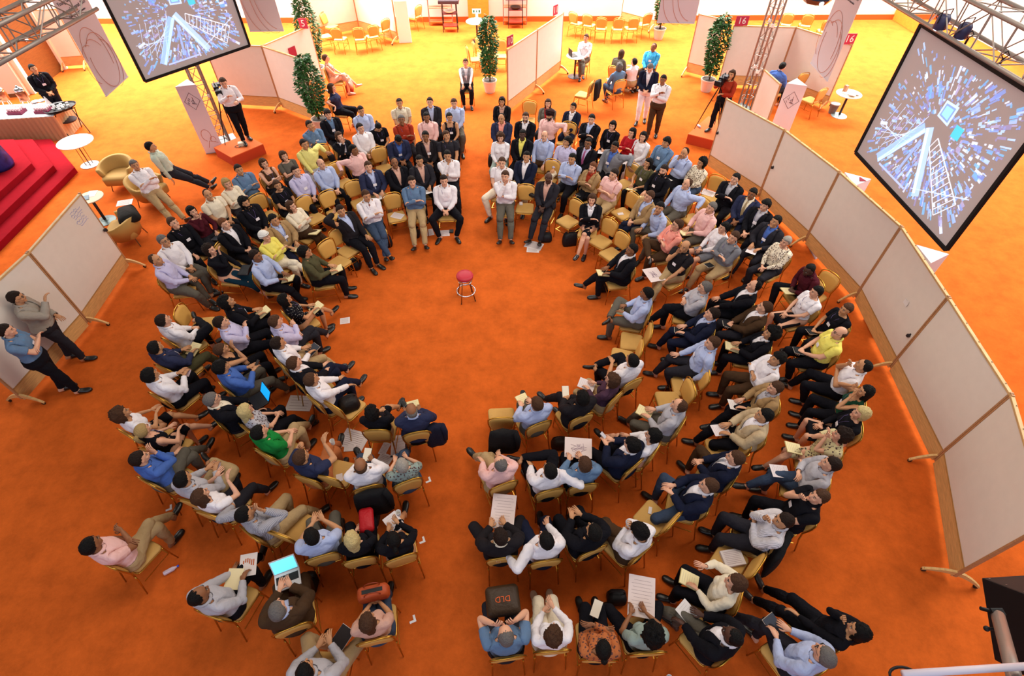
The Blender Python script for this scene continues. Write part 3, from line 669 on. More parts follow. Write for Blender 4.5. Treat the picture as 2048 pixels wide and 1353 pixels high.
# ---------------------------------------------------------------- tub armchairs
def tub(p_, rz, label):
    r = thing('tub_armchair', (p_.x, p_.y, 0), rz, label, 'armchair', 'tan tub armchairs'); n = 22
    m = mat('b08848', .75, bump=.1, bscale=50)
    def ring(z, rx, ry, th):
        out = []; inn = []
        for k in range(n+1):
            a = math.radians(-28+236*k/n+0); back = max(0, -math.sin(a)) if False else max(0, math.sin(math.radians(-28+236*k/n)))
            out.append((rx*math.cos(a), -ry*math.sin(a)+.04, z[0]+(z[1]-z[0])*(back**.8)))
            inn.append(((rx-th)*math.cos(a), -(ry-th)*math.sin(a)+.04, z[0]+(z[1]-z[0])*(back**.8)))
        return out, inn
    mb = MB(); lo, li = ring((.20, .20), .34, .32, .10); mo, mi = ring((.45, .47), .43, .41, .11); to, ti = ring((.60, .74), .46, .44, .08)
    N = n+1; vs = lo+mo+to+ti+mi+li; fs = []
    for s in range(5): fs += [(s*N+k, s*N+k+1, (s+1)*N+k+1, (s+1)*N+k) for k in range(n)]
    fs += [(5*N+k, 5*N+k+1, k+1, k) for k in range(n)]
    fs += [tuple(s*N for s in range(6)), tuple(s*N+n for s in range(6))[::-1]]
    mb.add(vs, fs); link('shell', mb.mesh('shell', smooth=True), m, r)
    mb = MB(); rings = [[(x*s, y*s+.02, z) for x, y in rrect(.30, .35, -.30, .36, .12)] for z, s in ((.20, .86), (.22, .97), (.38, 1), (.42, .95), (.435, .6))]
    mb.loft(rings); link('seat_cushion', mb.mesh('seat_cushion', smooth=True), m, r)
    for sx in (-1, 1):
        for sy in (-1, 1): link('leg', MB().tube([(sx*.24, sy*.22, .21), (sx*.28, sy*.26, 0)], .012, 6).mesh('leg'), mat('6a5038', .4, .6), r)
    return r
pa = P(243, 352, .3); tub(Vector((pa.x, pa.y, 0)), .35+math.pi*.92, 'tan tub armchair with empty seat by the wire-legged table')
pb = P(310, 385, .3); TUBB = Vector((pb.x-.15, pb.y, 0)); tub(TUBB, math.radians(-100), 'tan tub armchair behind the two leaning men')
pc = P(250, 458, .35); TUBC = Vector((pc.x, pc.y, 0)); tub(TUBC, math.radians(100), 'tan tub armchair with a black jacket thrown over it')
o = MB().loft([[(x*s+.0, y*s*1.2, z) for x, y in rrect(.20, .16, -.22, .22, .08)] for z, s in ((.0, .9), (.05, 1.05), (.12, .95), (.17, .6))]).mesh('jacket', smooth=True)
q = P(258, 432, .62); jk = link('jacket', o, mat('17120f', .9, bump=.6, bscale=18), None, (q.x, q.y, .58), .6); jk.scale = (1.15, 1.25, 1.2); tag(jk, 'black jacket thrown over the tan tub armchair', 'jacket')
q = P(249, 405, .78); flat('document', .34, .24, .006, WHITE, (q.x, q.y, .77), .3, 'white document lying on the black jacket on the armchair', 'document', lines=7)
# ---------------------------------------------------------------- far carts and shelf racks
def rack(p0, p1, label):
    r = thing('shelf_rack', p0, 0, label, 'shelf', 'far shelf racks'); W = p1.x-p0.x
    for x in (0, W): link('upright', MB().bar((x, 0, 0), (x, 0, 2.6), .04, .04).mesh('upright'), mat('8a6a5a', .5), r)
    for k in range(5): link('shelf', MB().box((W/2, .1, .15+.52*k), (W, .35, .03)).mesh('shelf', bevel=.004), mat('a07858' if k else 'c05a28', .5), r)
    return r
rack(P(860, 51), P(906, 50), 'left of the two dark shelf racks on the far wall'); rack(P(1007, 49), P(1053, 48), 'right of the two dark shelf racks on the far wall')
rack(P(1727, 34), P(1772, 40), 'orange wooden shelf rack at upper right')
def cart(p_, label, col):
    r = thing('service_cart', p_, 0, label, 'cart', 'service carts')
    for x in (-.3, .3):
        for y in (-.17, .17): link('leg', MB().bar((x, y, 0), (x*.95, y, 1.08), .03, .03).mesh('leg'), DARK, r)
    link('top_tray', MB().box((0, 0, 1.12), (.84, .46, .12)).mesh('top_tray', bevel=.02), mat(col, .5), r)
    link('middle_shelf', MB().box((0, 0, .68), (.6, .34, .03)).mesh('middle_shelf'), mat('7a3a3a', .5), r)
    link('lower_shelf', MB().box((0, 0, .22), (.62, .36, .04)).mesh('lower_shelf'), mat('a03a28', .5), r)
    link('bowl', MB().lathe([(.05, .70), (.2, .74), (.22, .78), (.2, .78)], n=18).mesh('bowl'), mat('d8d0c0' if col == '3a3036' else '2a1c1c', .4), r)
    return r
cart(P(902, 62), 'dark service cart in front of the left shelf rack', '3a3036'); cart(P(1031, 54), 'purple-topped service cart in front of the right shelf rack', '5a4a78')
# white flipchart-like board standing in front of far-left group
a, b = P(799, 86), P(824, 85); slab('flip_panel', a, b, 1.5, .05, mat('f0ece8', .7), 'white leaning panel right of the far-left chair group', 'panel')
# low wooden bench by upper right
a, b = P(1786, 36), P(1835, 66); slab('low_bench', a, b, .42, .3, mat('d09030', .6, kind='wood'), 'long low orange wooden bench above the right screen', 'bench')
# big white exhibition walls beyond the truss at upper right
a, b = P(1850, 40), P(2090, 160); slab('booth_wall', Vector((18.6, 30, 0)), Vector((19.8, 13, 0)), 2.4, .1, mat('eee8e2', .8), 'white booth wall seen through the right-hand truss', 'wall panel')
# ---------------------------------------------------------------- speaker and rig at lower right, close to the gallery
sp = P(2150, 1282, 3.3); r = thing('loudspeaker', (0, 0, 0), 0, 'large black loudspeaker at the lower right corner', 'loudspeaker')
r.matrix_world = Matrix.Translation(sp-AU*.38+AF*.22) @ (Matrix((AR, AF, AU)).transposed() @ Matrix.Rotation(-.06, 3, 'Y') @ Matrix.Rotation(-.12, 3, 'X')).to_4x4() @ Matrix.Scale(.9, 4)
link('cabinet', MB().box((0, 0, .38), (.52, .50, .76)).mesh('cabinet', bevel=.015), mat('0c0a0c', .6), r)
for k in range(3): link('corner_screw', MB().lathe([(.008, 0), (.008, .006)], n=8).mesh('corner_screw'), CHROME, r, (-.22, .20-.18*k, .76))
link('grille', MB().box((0, -.255, .38), (.46, .01, .68)).mesh('grille'), mat('1c1418', .8), r)
pA = P(1996, 1232, 3.75); pB = P(2028, 1353, 4.1); r = thing('rig_post', pA, 0, 'grey aluminium rig arm in front of the loudspeaker', 'pole')
dv = (pB-pA); link('arm', MB().tube([(0, 0, 0), dv*1.5], .042, 14).mesh('arm', smooth=True), ALU, r)
link('clamp', MB().box((0, .02, 0), (.09, .05, .05)).tube([(0, .02, 0), (-.10, .05, .0)], .015, 8).mesh('clamp', bevel=.004), DARK, r)
link('clamp_handle', MB().tube([(.0, -.10, .02), (-.14, -.09, .02)], .011, 8).ell((-.15, -.09, .02), (.02, .02, .02)).mesh('clamp_handle'), DARK, r)
pA = P(1806, 1349, 4.2); pB = P(2060, 1333, 4.2); o = link('white_rail', MB().tube([(0, 0, 0), pB-pA], .022, 12).mesh('white_rail', smooth=True), mat('d8d0dc', .4), None, pA); tag(o, 'white rail along the bottom right edge', 'rail')
pA = P(1782, 1335, 4.0); o = link('cable_loop', MB().tube([(.09*math.cos(a*.35)-.0, -.02+.05*math.sin(a*.35), 0) for a in range(-2, 12)], .009, 6).mesh('cable_loop', smooth=True), DARK, None, pA+Vector((.06, -.03, 0))); tag(o, 'black cable loop at the bottom edge near the white rail', 'cable')
# ================================================================ people: one continuous body per pose base, posed by bone blending
A3 = lambda *v: np.array(v, float)
BONES = ['pelvis', 'spine', 'chest', 'neck', 'head', 'uaR', 'faR', 'haR', 'uaL', 'faL', 'haL', 'thR', 'shR', 'ftR', 'thL', 'shL', 'ftL']
BI = {b: i for i, b in enumerate(BONES)}
def rest_joints(stand, fem):
    w = .92 if fem else 1.0; z = .37 if stand else 0; J = {}
    J['pel'] = A3(0, -.02, .57+z); J['spi'] = A3(0, -.02, .68+z); J['che'] = A3(0, -.03, .84+z); J['nek'] = A3(0, -.05, 1.065+z)
    J['hea'] = A3(0, -.035, 1.13+z); J['top'] = A3(0, -.01, 1.345+z)
    for s, k in ((1, 'R'), (-1, 'L')):
        J['sh'+k] = A3(s*.198*w, -.045, 1.01+z); J['el'+k] = A3(s*.298*w, -.05, .755+z); J['wr'+k] = A3(s*.24*w, .19, .79+z); J['fi'+k] = A3(s*.235*w, .37, .80+z)
        if stand:
            J['hi'+k] = A3(s*.09, -.01, .93); J['kn'+k] = A3(s*.10, .02, .50); J['an'+k] = A3(s*.11, -.02, .09); J['to'+k] = A3(s*.12, .14, .04)
        else:
            J['hi'+k] = A3(s*.09, .00, .565); J['kn'+k] = A3(s*.12, .43, .55); J['an'+k] = A3(s*.12, .44, .10); J['to'+k] = A3(s*.125, .62, .04)
    return J
SEG = {'pelvis': ('pel', 'spi'), 'spine': ('spi', 'che'), 'chest': ('che', 'nek'), 'neck': ('nek', 'hea'), 'head': ('hea', 'top')}
for k in 'RL': SEG.update({'ua'+k: ('sh'+k, 'el'+k), 'fa'+k: ('el'+k, 'wr'+k), 'ha'+k: ('wr'+k, 'fi'+k), 'th'+k: ('hi'+k, 'kn'+k), 'sh'+k: ('kn'+k, 'an'+k), 'ft'+k: ('an'+k, 'to'+k)})
RAD = {'pelvis': .13, 'spine': .12, 'chest': .13, 'neck': .055, 'head': .09, 'ua': .045, 'fa': .038, 'ha': .03, 'th': .075, 'sh': .05, 'ft': .045}
ADJ = {'pelvis': ['spine', 'thR', 'thL'], 'spine': ['pelvis', 'chest'], 'chest': ['spine', 'neck', 'uaR', 'uaL'], 'neck': ['chest', 'head'], 'head': ['neck']}
for k in 'RL': ADJ.update({'ua'+k: ['chest', 'fa'+k], 'fa'+k: ['ua'+k, 'ha'+k], 'ha'+k: ['fa'+k], 'th'+k: ['pelvis', 'sh'+k], 'sh'+k: ['th'+k, 'ft'+k], 'ft'+k: ['sh'+k]})
def segd(X, a, b):
    d = b-a; t = ((X-a)@d)/(d@d); tc = np.clip(t, 0, 1); return np.linalg.norm(X-(a+tc[:, None]*d), axis=1), t
def build_base(stand, fem):
    J = rest_joints(stand, fem); z = .37 if stand else 0; w = .92 if fem else 1.0
    mb = MB(); R = []
    prof = [(.475, -.03, .13, .10), (.50, -.03, .165, .125), (.56, -.03, .182, .138), (.63, -.025, .172, .128), (.70, -.02, .155, .112), (.78, -.02, .152, .108), (.86, -.02, .165, .116), (.94, -.025, .178, .118), (1.0, -.035, .178, .105), (1.04, -.045, .135, .082), (1.075, -.05, .07, .06)]
    for zz, y, rx, ry in prof:
        rx *= 1.13; ry *= 1.14
        if fem:
            if .66 < zz < .84: rx *= .86; ry *= .9
            elif zz > .84: rx *= .90; ry *= .92
        R.append([(rx*abs(math.cos(a))**.85*(1 if math.cos(a) > 0 else -1), y+ry*abs(math.sin(a))**.9*(1 if math.sin(a) > 0 else -1), zz+z) for a in [2*math.pi*k/20 for k in range(20)]])
    mb.loft(R)
    if fem:
        for s in (-1, 1): mb.ell((s*.065, .065, .90+z), (.062, .055, .06))
    else: mb.ell((0, .055, .72+z), (.12, .07, .10))
    mb.tube([(0, -.055, 1.0+z), (0, -.045, 1.08+z), (0, -.025, 1.15+z)], [.075, .056 if not fem else .047, .055 if not fem else .047], 12)
    for s, k in ((1, 'R'), (-1, 'L')):
        mb.tube([(s*.02, -.055, 1.07+z), (s*.11*w, -.05, 1.043+z), tuple(J['sh'+k])], [.050, .052, .055], 10)
        S, E_, W_, F_ = J['sh'+k], J['el'+k], J['wr'+k], J['fi'+k]; q = .86 if fem else 1
        mb.ell(tuple(S), (.056*q, .056*q, .058*q))
        mb.tube([S, S+(E_-S)*.3, S+(E_-S)*.7, E_], [.057*q, .055*q, .046*q, .040*q], 12); mb.ell(tuple(E_), (.039*q,)*3)
        mb.tube([E_, E_+(W_-E_)*.3, W_], [.038*q, .040*q, .027*q], 12)
        M = Matrix.Translation(tuple(W_+(F_-W_)*.28)); mb.ell((0, 0, 0), (.040*q, .062*q, .019), M=M)
        Hh, K_, A_, T_ = J['hi'+k], J['kn'+k], J['an'+k], J['to'+k]
        mb.tube([Hh+(K_-Hh)*(-.02), Hh+(K_-Hh)*.35, Hh+(K_-Hh)*.75, K_], [.092, .086, .068, .060], 14); mb.ell(tuple(K_), (.060, .060, .060))
        mb.tube([K_, K_+(A_-K_)*.3, K_+(A_-K_)*.75, A_], [.056, .058, .042, .036], 12)
        fy = A_[1]; x = A_[0]
        rings = []
        for yy, hw, h in ((-.075, .018, .05), (-.06, .033, .085), (-.01, .037, .10), (.05, .040, .085), (.10, .046, .062), (.16, .046, .048), (.195, .030, .038), (.205, .012, .026)):
            rings.append([(x+hw*math.cos(a)+s*yy*.05, fy+yy, max(.004, h*.5+h*.5*math.sin(a)*1.0)) for a in [2*math.pi*i/12 for i in range(12)]])
        mb.loft(rings)
    # head
    h0 = len(mb.v)
    hz = 1.232+z; f = .95 if fem else 1
    mb.ell((0, -.015, hz+.02), (.074*f, .094*f, .092*f), 20, 14); mb.ell((0, .012, hz-.04), (.058*f, .072*f, .072*f), 16, 12)
    mb.ell((0, .062, hz-.088), (.028, .022, .022)); mb.ell((0, .052, hz+.035), (.052, .024, .022))
    mb.ell((0, .086, hz-.018), (.012, .020, .022)); mb.tube([(0, .078, hz+.015), (0, .098, hz-.025)], [.006, .011], 8)
    for s in (-1, 1):
        mb.ell((s*.073*f, -.012, hz-.01), (.011, .020, .030), 8, 6); mb.ell((s*.038, .05, hz-.025), (.024, .022, .022), 8, 6)
    mb.v[h0:] = [(x*1.055, (y+.01)*1.04-.01, (zz_-hz)*1.045+hz) for x, y, zz_ in mb.v[h0:]]
    me = mb.mesh('tmp'); o = bpy.data.objects.new('tmp', me); COL.objects.link(o)
    m = o.modifiers.new('r', 'REMESH'); m.mode = 'VOXEL'; m.voxel_size = .0095
    m = o.modifiers.new('s', 'SMOOTH'); m.factor = .5; m.iterations = 4
    m = o.modifiers.new('d', 'DECIMATE'); m.ratio = TRIS/60000.0
    dg = bpy.context.evaluated_depsgraph_get(); m.ratio = 1.0
    n0 = len(o.evaluated_get(dg).data.polygons)*2
    m.ratio = min(1, TRIS/n0); bpy.context.view_layer.update(); dg = bpy.context.evaluated_depsgraph_get()
    me2 = bpy.data.meshes.new_from_object(o.evaluated_get(dg)); bpy.data.objects.remove(o)
    b = bmesh.new(); b.from_mesh(me2); bpy.data.meshes.remove(me2)
    def cut(co, no, sel):
        geom = []
        for fc in b.faces:
            if sel(fc.calc_center_median()): geom.append(fc)
        es = set(e for fc in geom for e in fc.edges); vs = set(v for fc in geom for v in fc.verts)
        bmesh.ops.bisect_plane(b, geom=geom+list(es)+list(vs), plane_co=co, plane_no=no, dist=.0015)
    for s, k in ((1, 'R'), (-1, 'L')):
        S, E_, W_, F_ = [Vector(J[n_+k]) for n_ in ('sh', 'el', 'wr', 'fi')]
        near = lambda c, a, b_, r=.075: (Vector(c)-a).length < (b_-a).length+r and segd(np.array([c]), np.array(a), np.array(b_))[0][0] < r
        for t in (.05, .60): cut(S+(E_-S)*t, (E_-S).normalized(), lambda c: near(c, S, E_))
        for t in (.96,): cut(E_+(W_-E_)*t, (W_-E_).normalized(), lambda c: near(c, E_, W_))
        Hh, K_, A_ = Vector(J['hi'+k]), Vector(J['kn'+k]), Vector(J['an'+k])
        cut(Hh+(K_-Hh)*.82, (K_-Hh).normalized(), lambda c: c.x*s > 0 and near(c, Hh, K_, .12))
        cut(A_+(K_-A_)*.04, (K_-A_).normalized(), lambda c: c.x*s > 0 and near(c, K_, A_, .09))
        # jacket opening edge and open collar
        cut(Vector((s*.005, 0, .74+z)), Vector((s*.34, 0, -.075)).normalized(), lambda c: c.y > .01 and c.x*s > -.02 and .70 < c.z-z < 1.12 and abs(c.x) < .16)
    for zz, ny in ((.665, 0), (.60, 0)):
        cut(Vector((0, 0, zz+z)), Vector((0, ny, 1)), lambda c: abs(c.x) < .2 and c.y < .2 and abs(c.z-z-zz) < .08)
    cut(Vector((0, -.04, 1.092+z)), Vector((0, .50, 1)).normalized(), lambda c: abs(c.x) < .15 and .99 < c.z-z < 1.16)
    bmesh.ops.triangulate(b, faces=[fc for fc in b.faces if len(fc.verts) > 4])
    b.verts.index_update(); V = np.array([v.co[:] for v in b.verts]); Fs = [[v.index for v in fc.verts] for fc in b.faces]; NR = np.array([v.normal[:] for v in b.verts]); b.free()
    hands_from = len(V)
    # primary bones
    D = np.zeros((len(V), 17)); T = np.zeros((len(V), 17))
    for i, bn in enumerate(BONES):
        a, e = SEG[bn]; dd, tt = segd(V, J[a], J[e]); D[:, i] = dd-RAD.get(bn, RAD.get(bn[:2], .05)); T[:, i] = tt
    for k, s in (('R', 1), ('L', -1)):
        wrong = V[:, 0]*s < -.0; 
        for bn in ('ua', 'fa', 'ha', 'th', 'sh', 'ft'): D[wrong, BI[bn+k]] += 1
    low = V[:, 2] > .98+z
    D[low, BI['pelvis']] += 1
    prim = D.argmin(1)
    Wt = np.zeros_like(D)
    for i, bn in enumerate(BONES):
        m_ = prim == i
        al = [i]+[BI[x] for x in ADJ[bn]]
        dd = np.maximum(D[m_][:, al]+.05, .004); ww = 1/dd**5
        # blend only near the joints
        Wt[np.ix_(m_, al)] = ww/ww.sum(1, keepdims=True)
    # smooth weights over the mesh for soft joints
    n = len(V); Esrc = []; Edst = []
    for fc in Fs:
        for i in range(len(fc)): Esrc += [fc[i], fc[i-1]]; Edst += [fc[i-1], fc[i]]
    Esrc = np.array(Esrc); Edst = np.array(Edst); deg = np.bincount(Edst, minlength=n)[:, None]+1e-9
    for _ in range(6):
        acc = np.zeros_like(Wt); np.add.at(acc, Edst, Wt[Esrc]); Wt = .5*Wt+.5*acc/deg
    hm = prim == BI['head']; up_ = V[:, 2] > 1.17+z; Wt[hm & up_] = 0; Wt[hm & up_, BI['head']] = 1
    Wt /= Wt.sum(1, keepdims=True)
    return dict(J=J, V=V, F=Fs, N=NR, W=Wt, prim=prim, T=T, z=z, fem=fem, stand=stand)
def submesh(B, facesel, off, noise_amp=0, seed=0, hem=.006):
    """clothing piece: chosen faces pushed outwards, with a turned-in hem"""
    V, F, N, W = B['V'], B['F'], B['N'], B['W']
    fs = [F[i] for i in np.nonzero(facesel)[0]]; used = sorted(set(i for f in fs for i in f)); mp = {o: n for n, o in enumerate(used)}
    fs = [[mp[i] for i in f] for f in fs]; v = V[used]; nn = N[used]; ww = W[used]
    o = off(v) if callable(off) else np.full(len(v), off)
    if noise_amp:
        nz = np.array([mnoise.noise(Vector(p_*9)+Vector((seed, seed*2, 0)))+.6*mnoise.noise(Vector(p_*21)+Vector((seed, 0, seed))) for p_ in v]); o = o+noise_amp*nz
    cnt = {}
    for f in fs:
        for i in range(len(f)): e = (f[i-1], f[i]); cnt[e] = cnt.get(e, 0)+1
    bnd = [e for e in cnt if (e[1], e[0]) not in cnt]
    v2 = v+nn*o[:, None]; bv = sorted(set(i for e in bnd for i in e)); bm = {o_: len(v)+k for k, o_ in enumerate(bv)}
    vin = v[bv]+nn[bv]*(o[bv]-hem)[:, None] if len(bv) else np.zeros((0, 3))
    fs += [[e[1], e[0], bm[e[0]], bm[e[1]]] for e in bnd]
    return dict(V=np.vstack([v2, vin]), F=fs, W=np.vstack([ww, ww[bv]]) if len(bv) else ww)
def rigid(mb, bone, hz=None):
    if hz: mb.v = [(x*1.055, (y+.01)*1.04-.01, (z_-hz)*1.045+hz) for x, y, z_ in mb.v]
    W = np.zeros((len(mb.v), 17)); W[:, BI[bone]] = 1; return dict(V=np.array([tuple(v) for v in mb.v]), F=[list(f) for f in mb.f], W=W)
def pieces(B):
    V, F, z, T, prim, J = B['V'], B['F'], B['z'], B['T'], B['prim'], B['J']
    C = np.array([V[f].mean(0) for f in F]); nf = len(F)
    Nn = np.array([B['N'][f].mean(0) for f in F])
    def modes():
        p_ = np.array([np.bincount(prim[f]).argmax() for f in F]); return p_
    pf = modes(); Z = C[:, 2]-z
    def t_of(bn):
        a, e = J[SEG[bn][0]], J[SEG[bn][1]]; d = e-a; return ((C-a)@d)/(d@d)
    isb = lambda *ns: np.isin(pf, [BI[n_] for n_ in ns])
    torso = isb('pelvis', 'spine', 'chest') | (isb('neck') ) | (isb('thR', 'thL') & (Z > .60) & (C[:, 1] < .06))
    collar = ((C-A3(0, -.04, 1.092+z))@A3(0, .50, 1)) < 0
    ua = isb('uaR', 'uaL'); fa = isb('faR', 'faL'); ha = isb('haR', 'haL')
    tu = np.maximum(np.where(pf == BI['uaR'], t_of('uaR'), -9), np.where(pf == BI['uaL'], t_of('uaL'), -9))
    tf = np.maximum(np.where(isb('faR', 'haR'), t_of('faR'), -9), np.where(isb('faL', 'haL'), t_of('faL'), -9))
    body = torso & collar & (Z > .665)
    ax = np.abs(C[:, 0]); vline = (ax-.005)*.34-(C[:, 2]-z-.74)*.075
    vopen = (vline < 0) & (C[:, 1] > .0) & (Z > .73) & (Nn[:, 1] > -.2) & isb('chest', 'spine', 'neck')
    armshort = ua & (tu < .60); armlong = ua | (isb('faR', 'faL', 'haR', 'haL') & (tf < .96))
    th = isb('thR', 'thL'); tt = np.where(pf == BI['thR'], t_of('thR'), t_of('thL')); sh = isb('shR', 'shL'); ts = np.where(pf == BI['shR'], t_of('shR'), t_of('shL'))
    below = (Z < .665)
    hips = (isb('pelvis', 'spine') & below) | (th & below) | (th & (C[:, 1] > .06))
    O = {}
    O['shirt_long'] = submesh(B, body | armlong & ~body, .017, .012, 1)
    O['shirt_thin'] = submesh(B, body | armlong & ~body, .007, .002, 1)
    O['shirt_short'] = submesh(B, body | armshort, .018, .010, 2)
    nb = body & ~(ua) & (np.abs(C[:, 0]) < .15)
    O['shirt_tank'] = submesh(B, nb & ~((Z > .985) & (ax < .085) & (C[:, 1] > -.04)), .009, .004, 3)
    O['shirt_collar'] = submesh(B, (body & (np.abs(C[:, 0]) < .13) & (C[:, 1] > -.03)) , .007, .003, 4)
    jb = torso & collar & (Z > .60) & ~vopen
    O['jacket'] = submesh(B, jb | armlong & ~jb & ~vopen, lambda v: .028+.012*np.clip((.80+z-v[:, 2])/.2, 0, 1)*(np.abs(v[:, 0]) < .2), .010, 5, hem=.014)
    O['vest'] = submesh(B, torso & collar & (Z > .60) & ~vopen & ~ua & (np.abs(C[:, 0]) < .155), .017, .005, 5, hem=.008)
    O['trousers'] = submesh(B, hips | (sh & (ts < .96)), lambda v: .020+.0*v[:, 0], .011, 6)
    O['shorts'] = submesh(B, hips & ~(th & (tt > .82)), .024, .008, 7)
    for k in 'RL':
        O['shoe'+k] = submesh(B, isb('ft'+k) & (C[:, 2] < .085), .008, 0, 0)
    # hands and face details on the body itself
    body_v = [V]; body_f = [list(f) for f in F]; body_w = [B['W']]; body_m = [0]*len(F)
    def addp(p_, mi):
        n0 = sum(len(x) for x in body_v); body_v.append(p_['V']); body_w.append(p_['W'])
        for f in p_['F']: body_f.append([i+n0 for i in f]); body_m.append(mi)
    for s, k in ((1, 'R'), (-1, 'L')):
        W_ = J['wr'+k]; mb = MB(); q = .88 if B['fem'] else 1
        for i, (x, l, y0) in enumerate(((-.030, .060, .085), (-.010, .074, .092), (.010, .078, .094), (.029, .070, .090))):
            x *= s*q; a = Vector((W_[0]+x*.85, W_[1]+y0-.03, W_[2])); p1 = Vector((W_[0]+x, W_[1]+y0+.008, W_[2]+.002))
            p2 = p1+Vector((x*.10, l*.42, -.010)); p3 = p2+Vector((x*.05, l*.24, -.018)); p4 = p3+Vector((0, l*.12, -.022))
            mb.tube([a, p1, p2, p3, p4], [.0095*q, .0098*q, .0088*q, .008*q, .0055*q], 6)
        tb = Vector((W_[0]-s*.026*q, W_[1]+.030, W_[2]-.002)); mb.tube([tb, tb+Vector((-s*.026, .022, -.006)), tb+Vector((-s*.034, .050, -.012)), tb+Vector((-s*.032, .070, -.018))], [.013*q, .0115*q, .0098*q, .006*q], 6)
        addp(rigid(mb, 'ha'+k), 0)
    hz = 1.232+z; f_ = .97 if B['fem'] else 1
    mb = MB()
    for s in (-1, 1): mb.ell((s*.030*f_, .0715*f_, hz+.006), (.0105, .0075, .0062), 8, 6)
    addp(rigid(mb, 'head', hz), 1)
    mb = MB()
    for s in (-1, 1):
        mb.ell((s*.030*f_, .0775*f_, hz+.006), (.0060, .0045, .0062), 8, 6); mb.tube([(s*.014, .079*f_, hz+.026), (s*.030, .079*f_, hz+.031), (s*.048, .066*f_, hz+.027)], [.0035, .004, .0025], 5)
    addp(rigid(mb, 'head', hz), 2)
    mb = MB(); mb.tube([(-.022, .070, hz-.052), (-.008, .080, hz-.049), (.008, .080, hz-.049), (.022, .070, hz-.052)], [.003, .0055, .0055, .003], 6); addp(rigid(mb, 'head', hz), 3)
    O['body'] = dict(V=np.vstack(body_v), F=body_f, W=np.vstack(body_w), m=body_m)
    return O
TRIS = 5600
BASES = {}
for st_ in (0, 1):
    for fm in (0, 1):
        B = build_base(bool(st_), bool(fm)); B['P'] = pieces(B); BASES[(st_, fm)] = B
# ---------------------------------------------------------------- hair, hats and other rigid head pieces (head-centre coordinates)
def hair_mesh(kind, seed):
    mb = MB(); n, m = 34, 24; rnd = seed*7.3
    vs = []; thick, lowf, lows, lowb, amp = {'short': (.011, .052, .010, -.055, .005), 'full': (.021, .042, -.015, -.075, .011), 'buzz': (.003, .075, .01, -.045, .002), 'recede': (.006, .104, .008, -.055, .004),
        'curly': (.034, .055, -.06, -.11, .022), 'afro': (.05, .055, -.08, -.12, .028), 'bob': (.022, .055, -.10, -.13, .010), 'long': (.018, .058, -.11, -.15, .010), 'pony': (.010, .05, -.02, -.06, .003), 'bun': (.010, .05, -.02, -.06, .003),
        'wavy': (.028, .062, -.07, -.12, .016), 'bald': (.006, .2, .03, -.055, .003), 'turban': (.035, .035, .0, -.03, .004), 'cap': (.020, .05, .015, -.02, .002)}[kind]
    for i in range(m+1):
        ph = math.pi*i/m
        for k in range(n):
            th = 2*math.pi*k/n; d = Vector((math.sin(ph)*math.cos(th), math.sin(ph)*math.sin(th), math.cos(ph)))
            z = d.z*.093+.02; back = (1-d.y/max(1e-3, math.hypot(d.x, d.y)))*.5 if i not in (0, m) else .5
            lim = lowf if back < .26 else (lowf+(lows-lowf)*min(1, (back-.26)/.20) if back < .46 else lows+(lowb-lows)*min(1, (back-.46)/.34))
            if kind == 'bald': lim = .2 if back < .42 else -.055; top = .048
            lim += .014*mnoise.noise(d*6+Vector((rnd, 3, 0)))
            inside = z < lim or (kind == 'bald' and z > .045)
            t = thick+amp*(mnoise.noise(d*5+Vector((rnd, 0, 0)))+.7*mnoise.noise(d*13+Vector((0, rnd, 0))))+.003
            kk = max(0, min(1, (z-lim)/.016+.35)) if not inside or kind != 'bald' else 0
            if kind == 'bald' and inside: kk = 0
            kk = kk*kk*(3-2*kk); s = .88+(.12+t/.085)*kk
            p_ = Vector((d.x*.074*s, d.y*.094*s-.015, d.z*.093*s+.02))
            if not inside and kind in ('bob', 'long', 'wavy', 'curly') and z < .03:
                e = (.03-z)/.12; p_.z -= e*{'bob': .04, 'long': .10, 'wavy': .06, 'curly': .03}[kind]; p_.x *= 1+.10*e
            vs.append(p_)
    fs = [(i*n+k, i*n+(k+1) % n, (i+1)*n+(k+1) % n, (i+1)*n+k) for i in range(m) for k in range(n)]
    mb.add(vs, fs)
    if kind == 'long':
        rings = []
        for j in range(6):
            t = j/5; z = -.03-.24*t; rings.append([(.078*(1-.25*t)*math.cos(a)*(1+.05*math.sin(7*a+j)), -.075-.03*t+.040*math.sin(a)*(1+.08*math.cos(5*a+j)), z) for a in [2*math.pi*q/14 for q in range(14)]])
        mb.loft(rings)
    if kind == 'pony': mb.tube([(0, -.09, .05), (0, -.15, .03), (0, -.155, -.05), (0, -.13, -.15)], [.02, .032, .028, .010], 8)
    if kind == 'bun': mb.ell((0, -.125, .03), (.038, .036, .036))
    if kind == 'turban':
        for k in range(4): mb.tube([((.098+.004*k)*math.cos(a), -.012+(.115+.003*k)*math.sin(a), .045+.020*k+.03*math.sin(a)*(1 if k % 2 else -.4)) for a in [2*math.pi*q/18 for q in range(18)]], .014, 6, closed=True)
    if kind == 'cap': mb.tube([(.088*math.cos(a), -.012+.105*math.sin(a), .055) for a in [2*math.pi*q/18 for q in range(18)]], .010, 6, closed=True)
    return mb.mesh('hair', smooth=True)
HAIR = {}
def get_hair(kind, seed):
    k = (kind, seed % 3)
    if k not in HAIR: HAIR[k] = hair_mesh(kind, seed % 3)
    return HAIR[k]
mb = MB()
for s in (-1, 1):
    mb.tube([(s*.031+.021*math.cos(a), .089, .006+.015*math.sin(a)) for a in [2*math.pi*q/10 for q in range(10)]], .0022, 4, closed=True); mb.tube([(s*.052, .086, .010), (s*.078, .0, .008)], .002, 4)
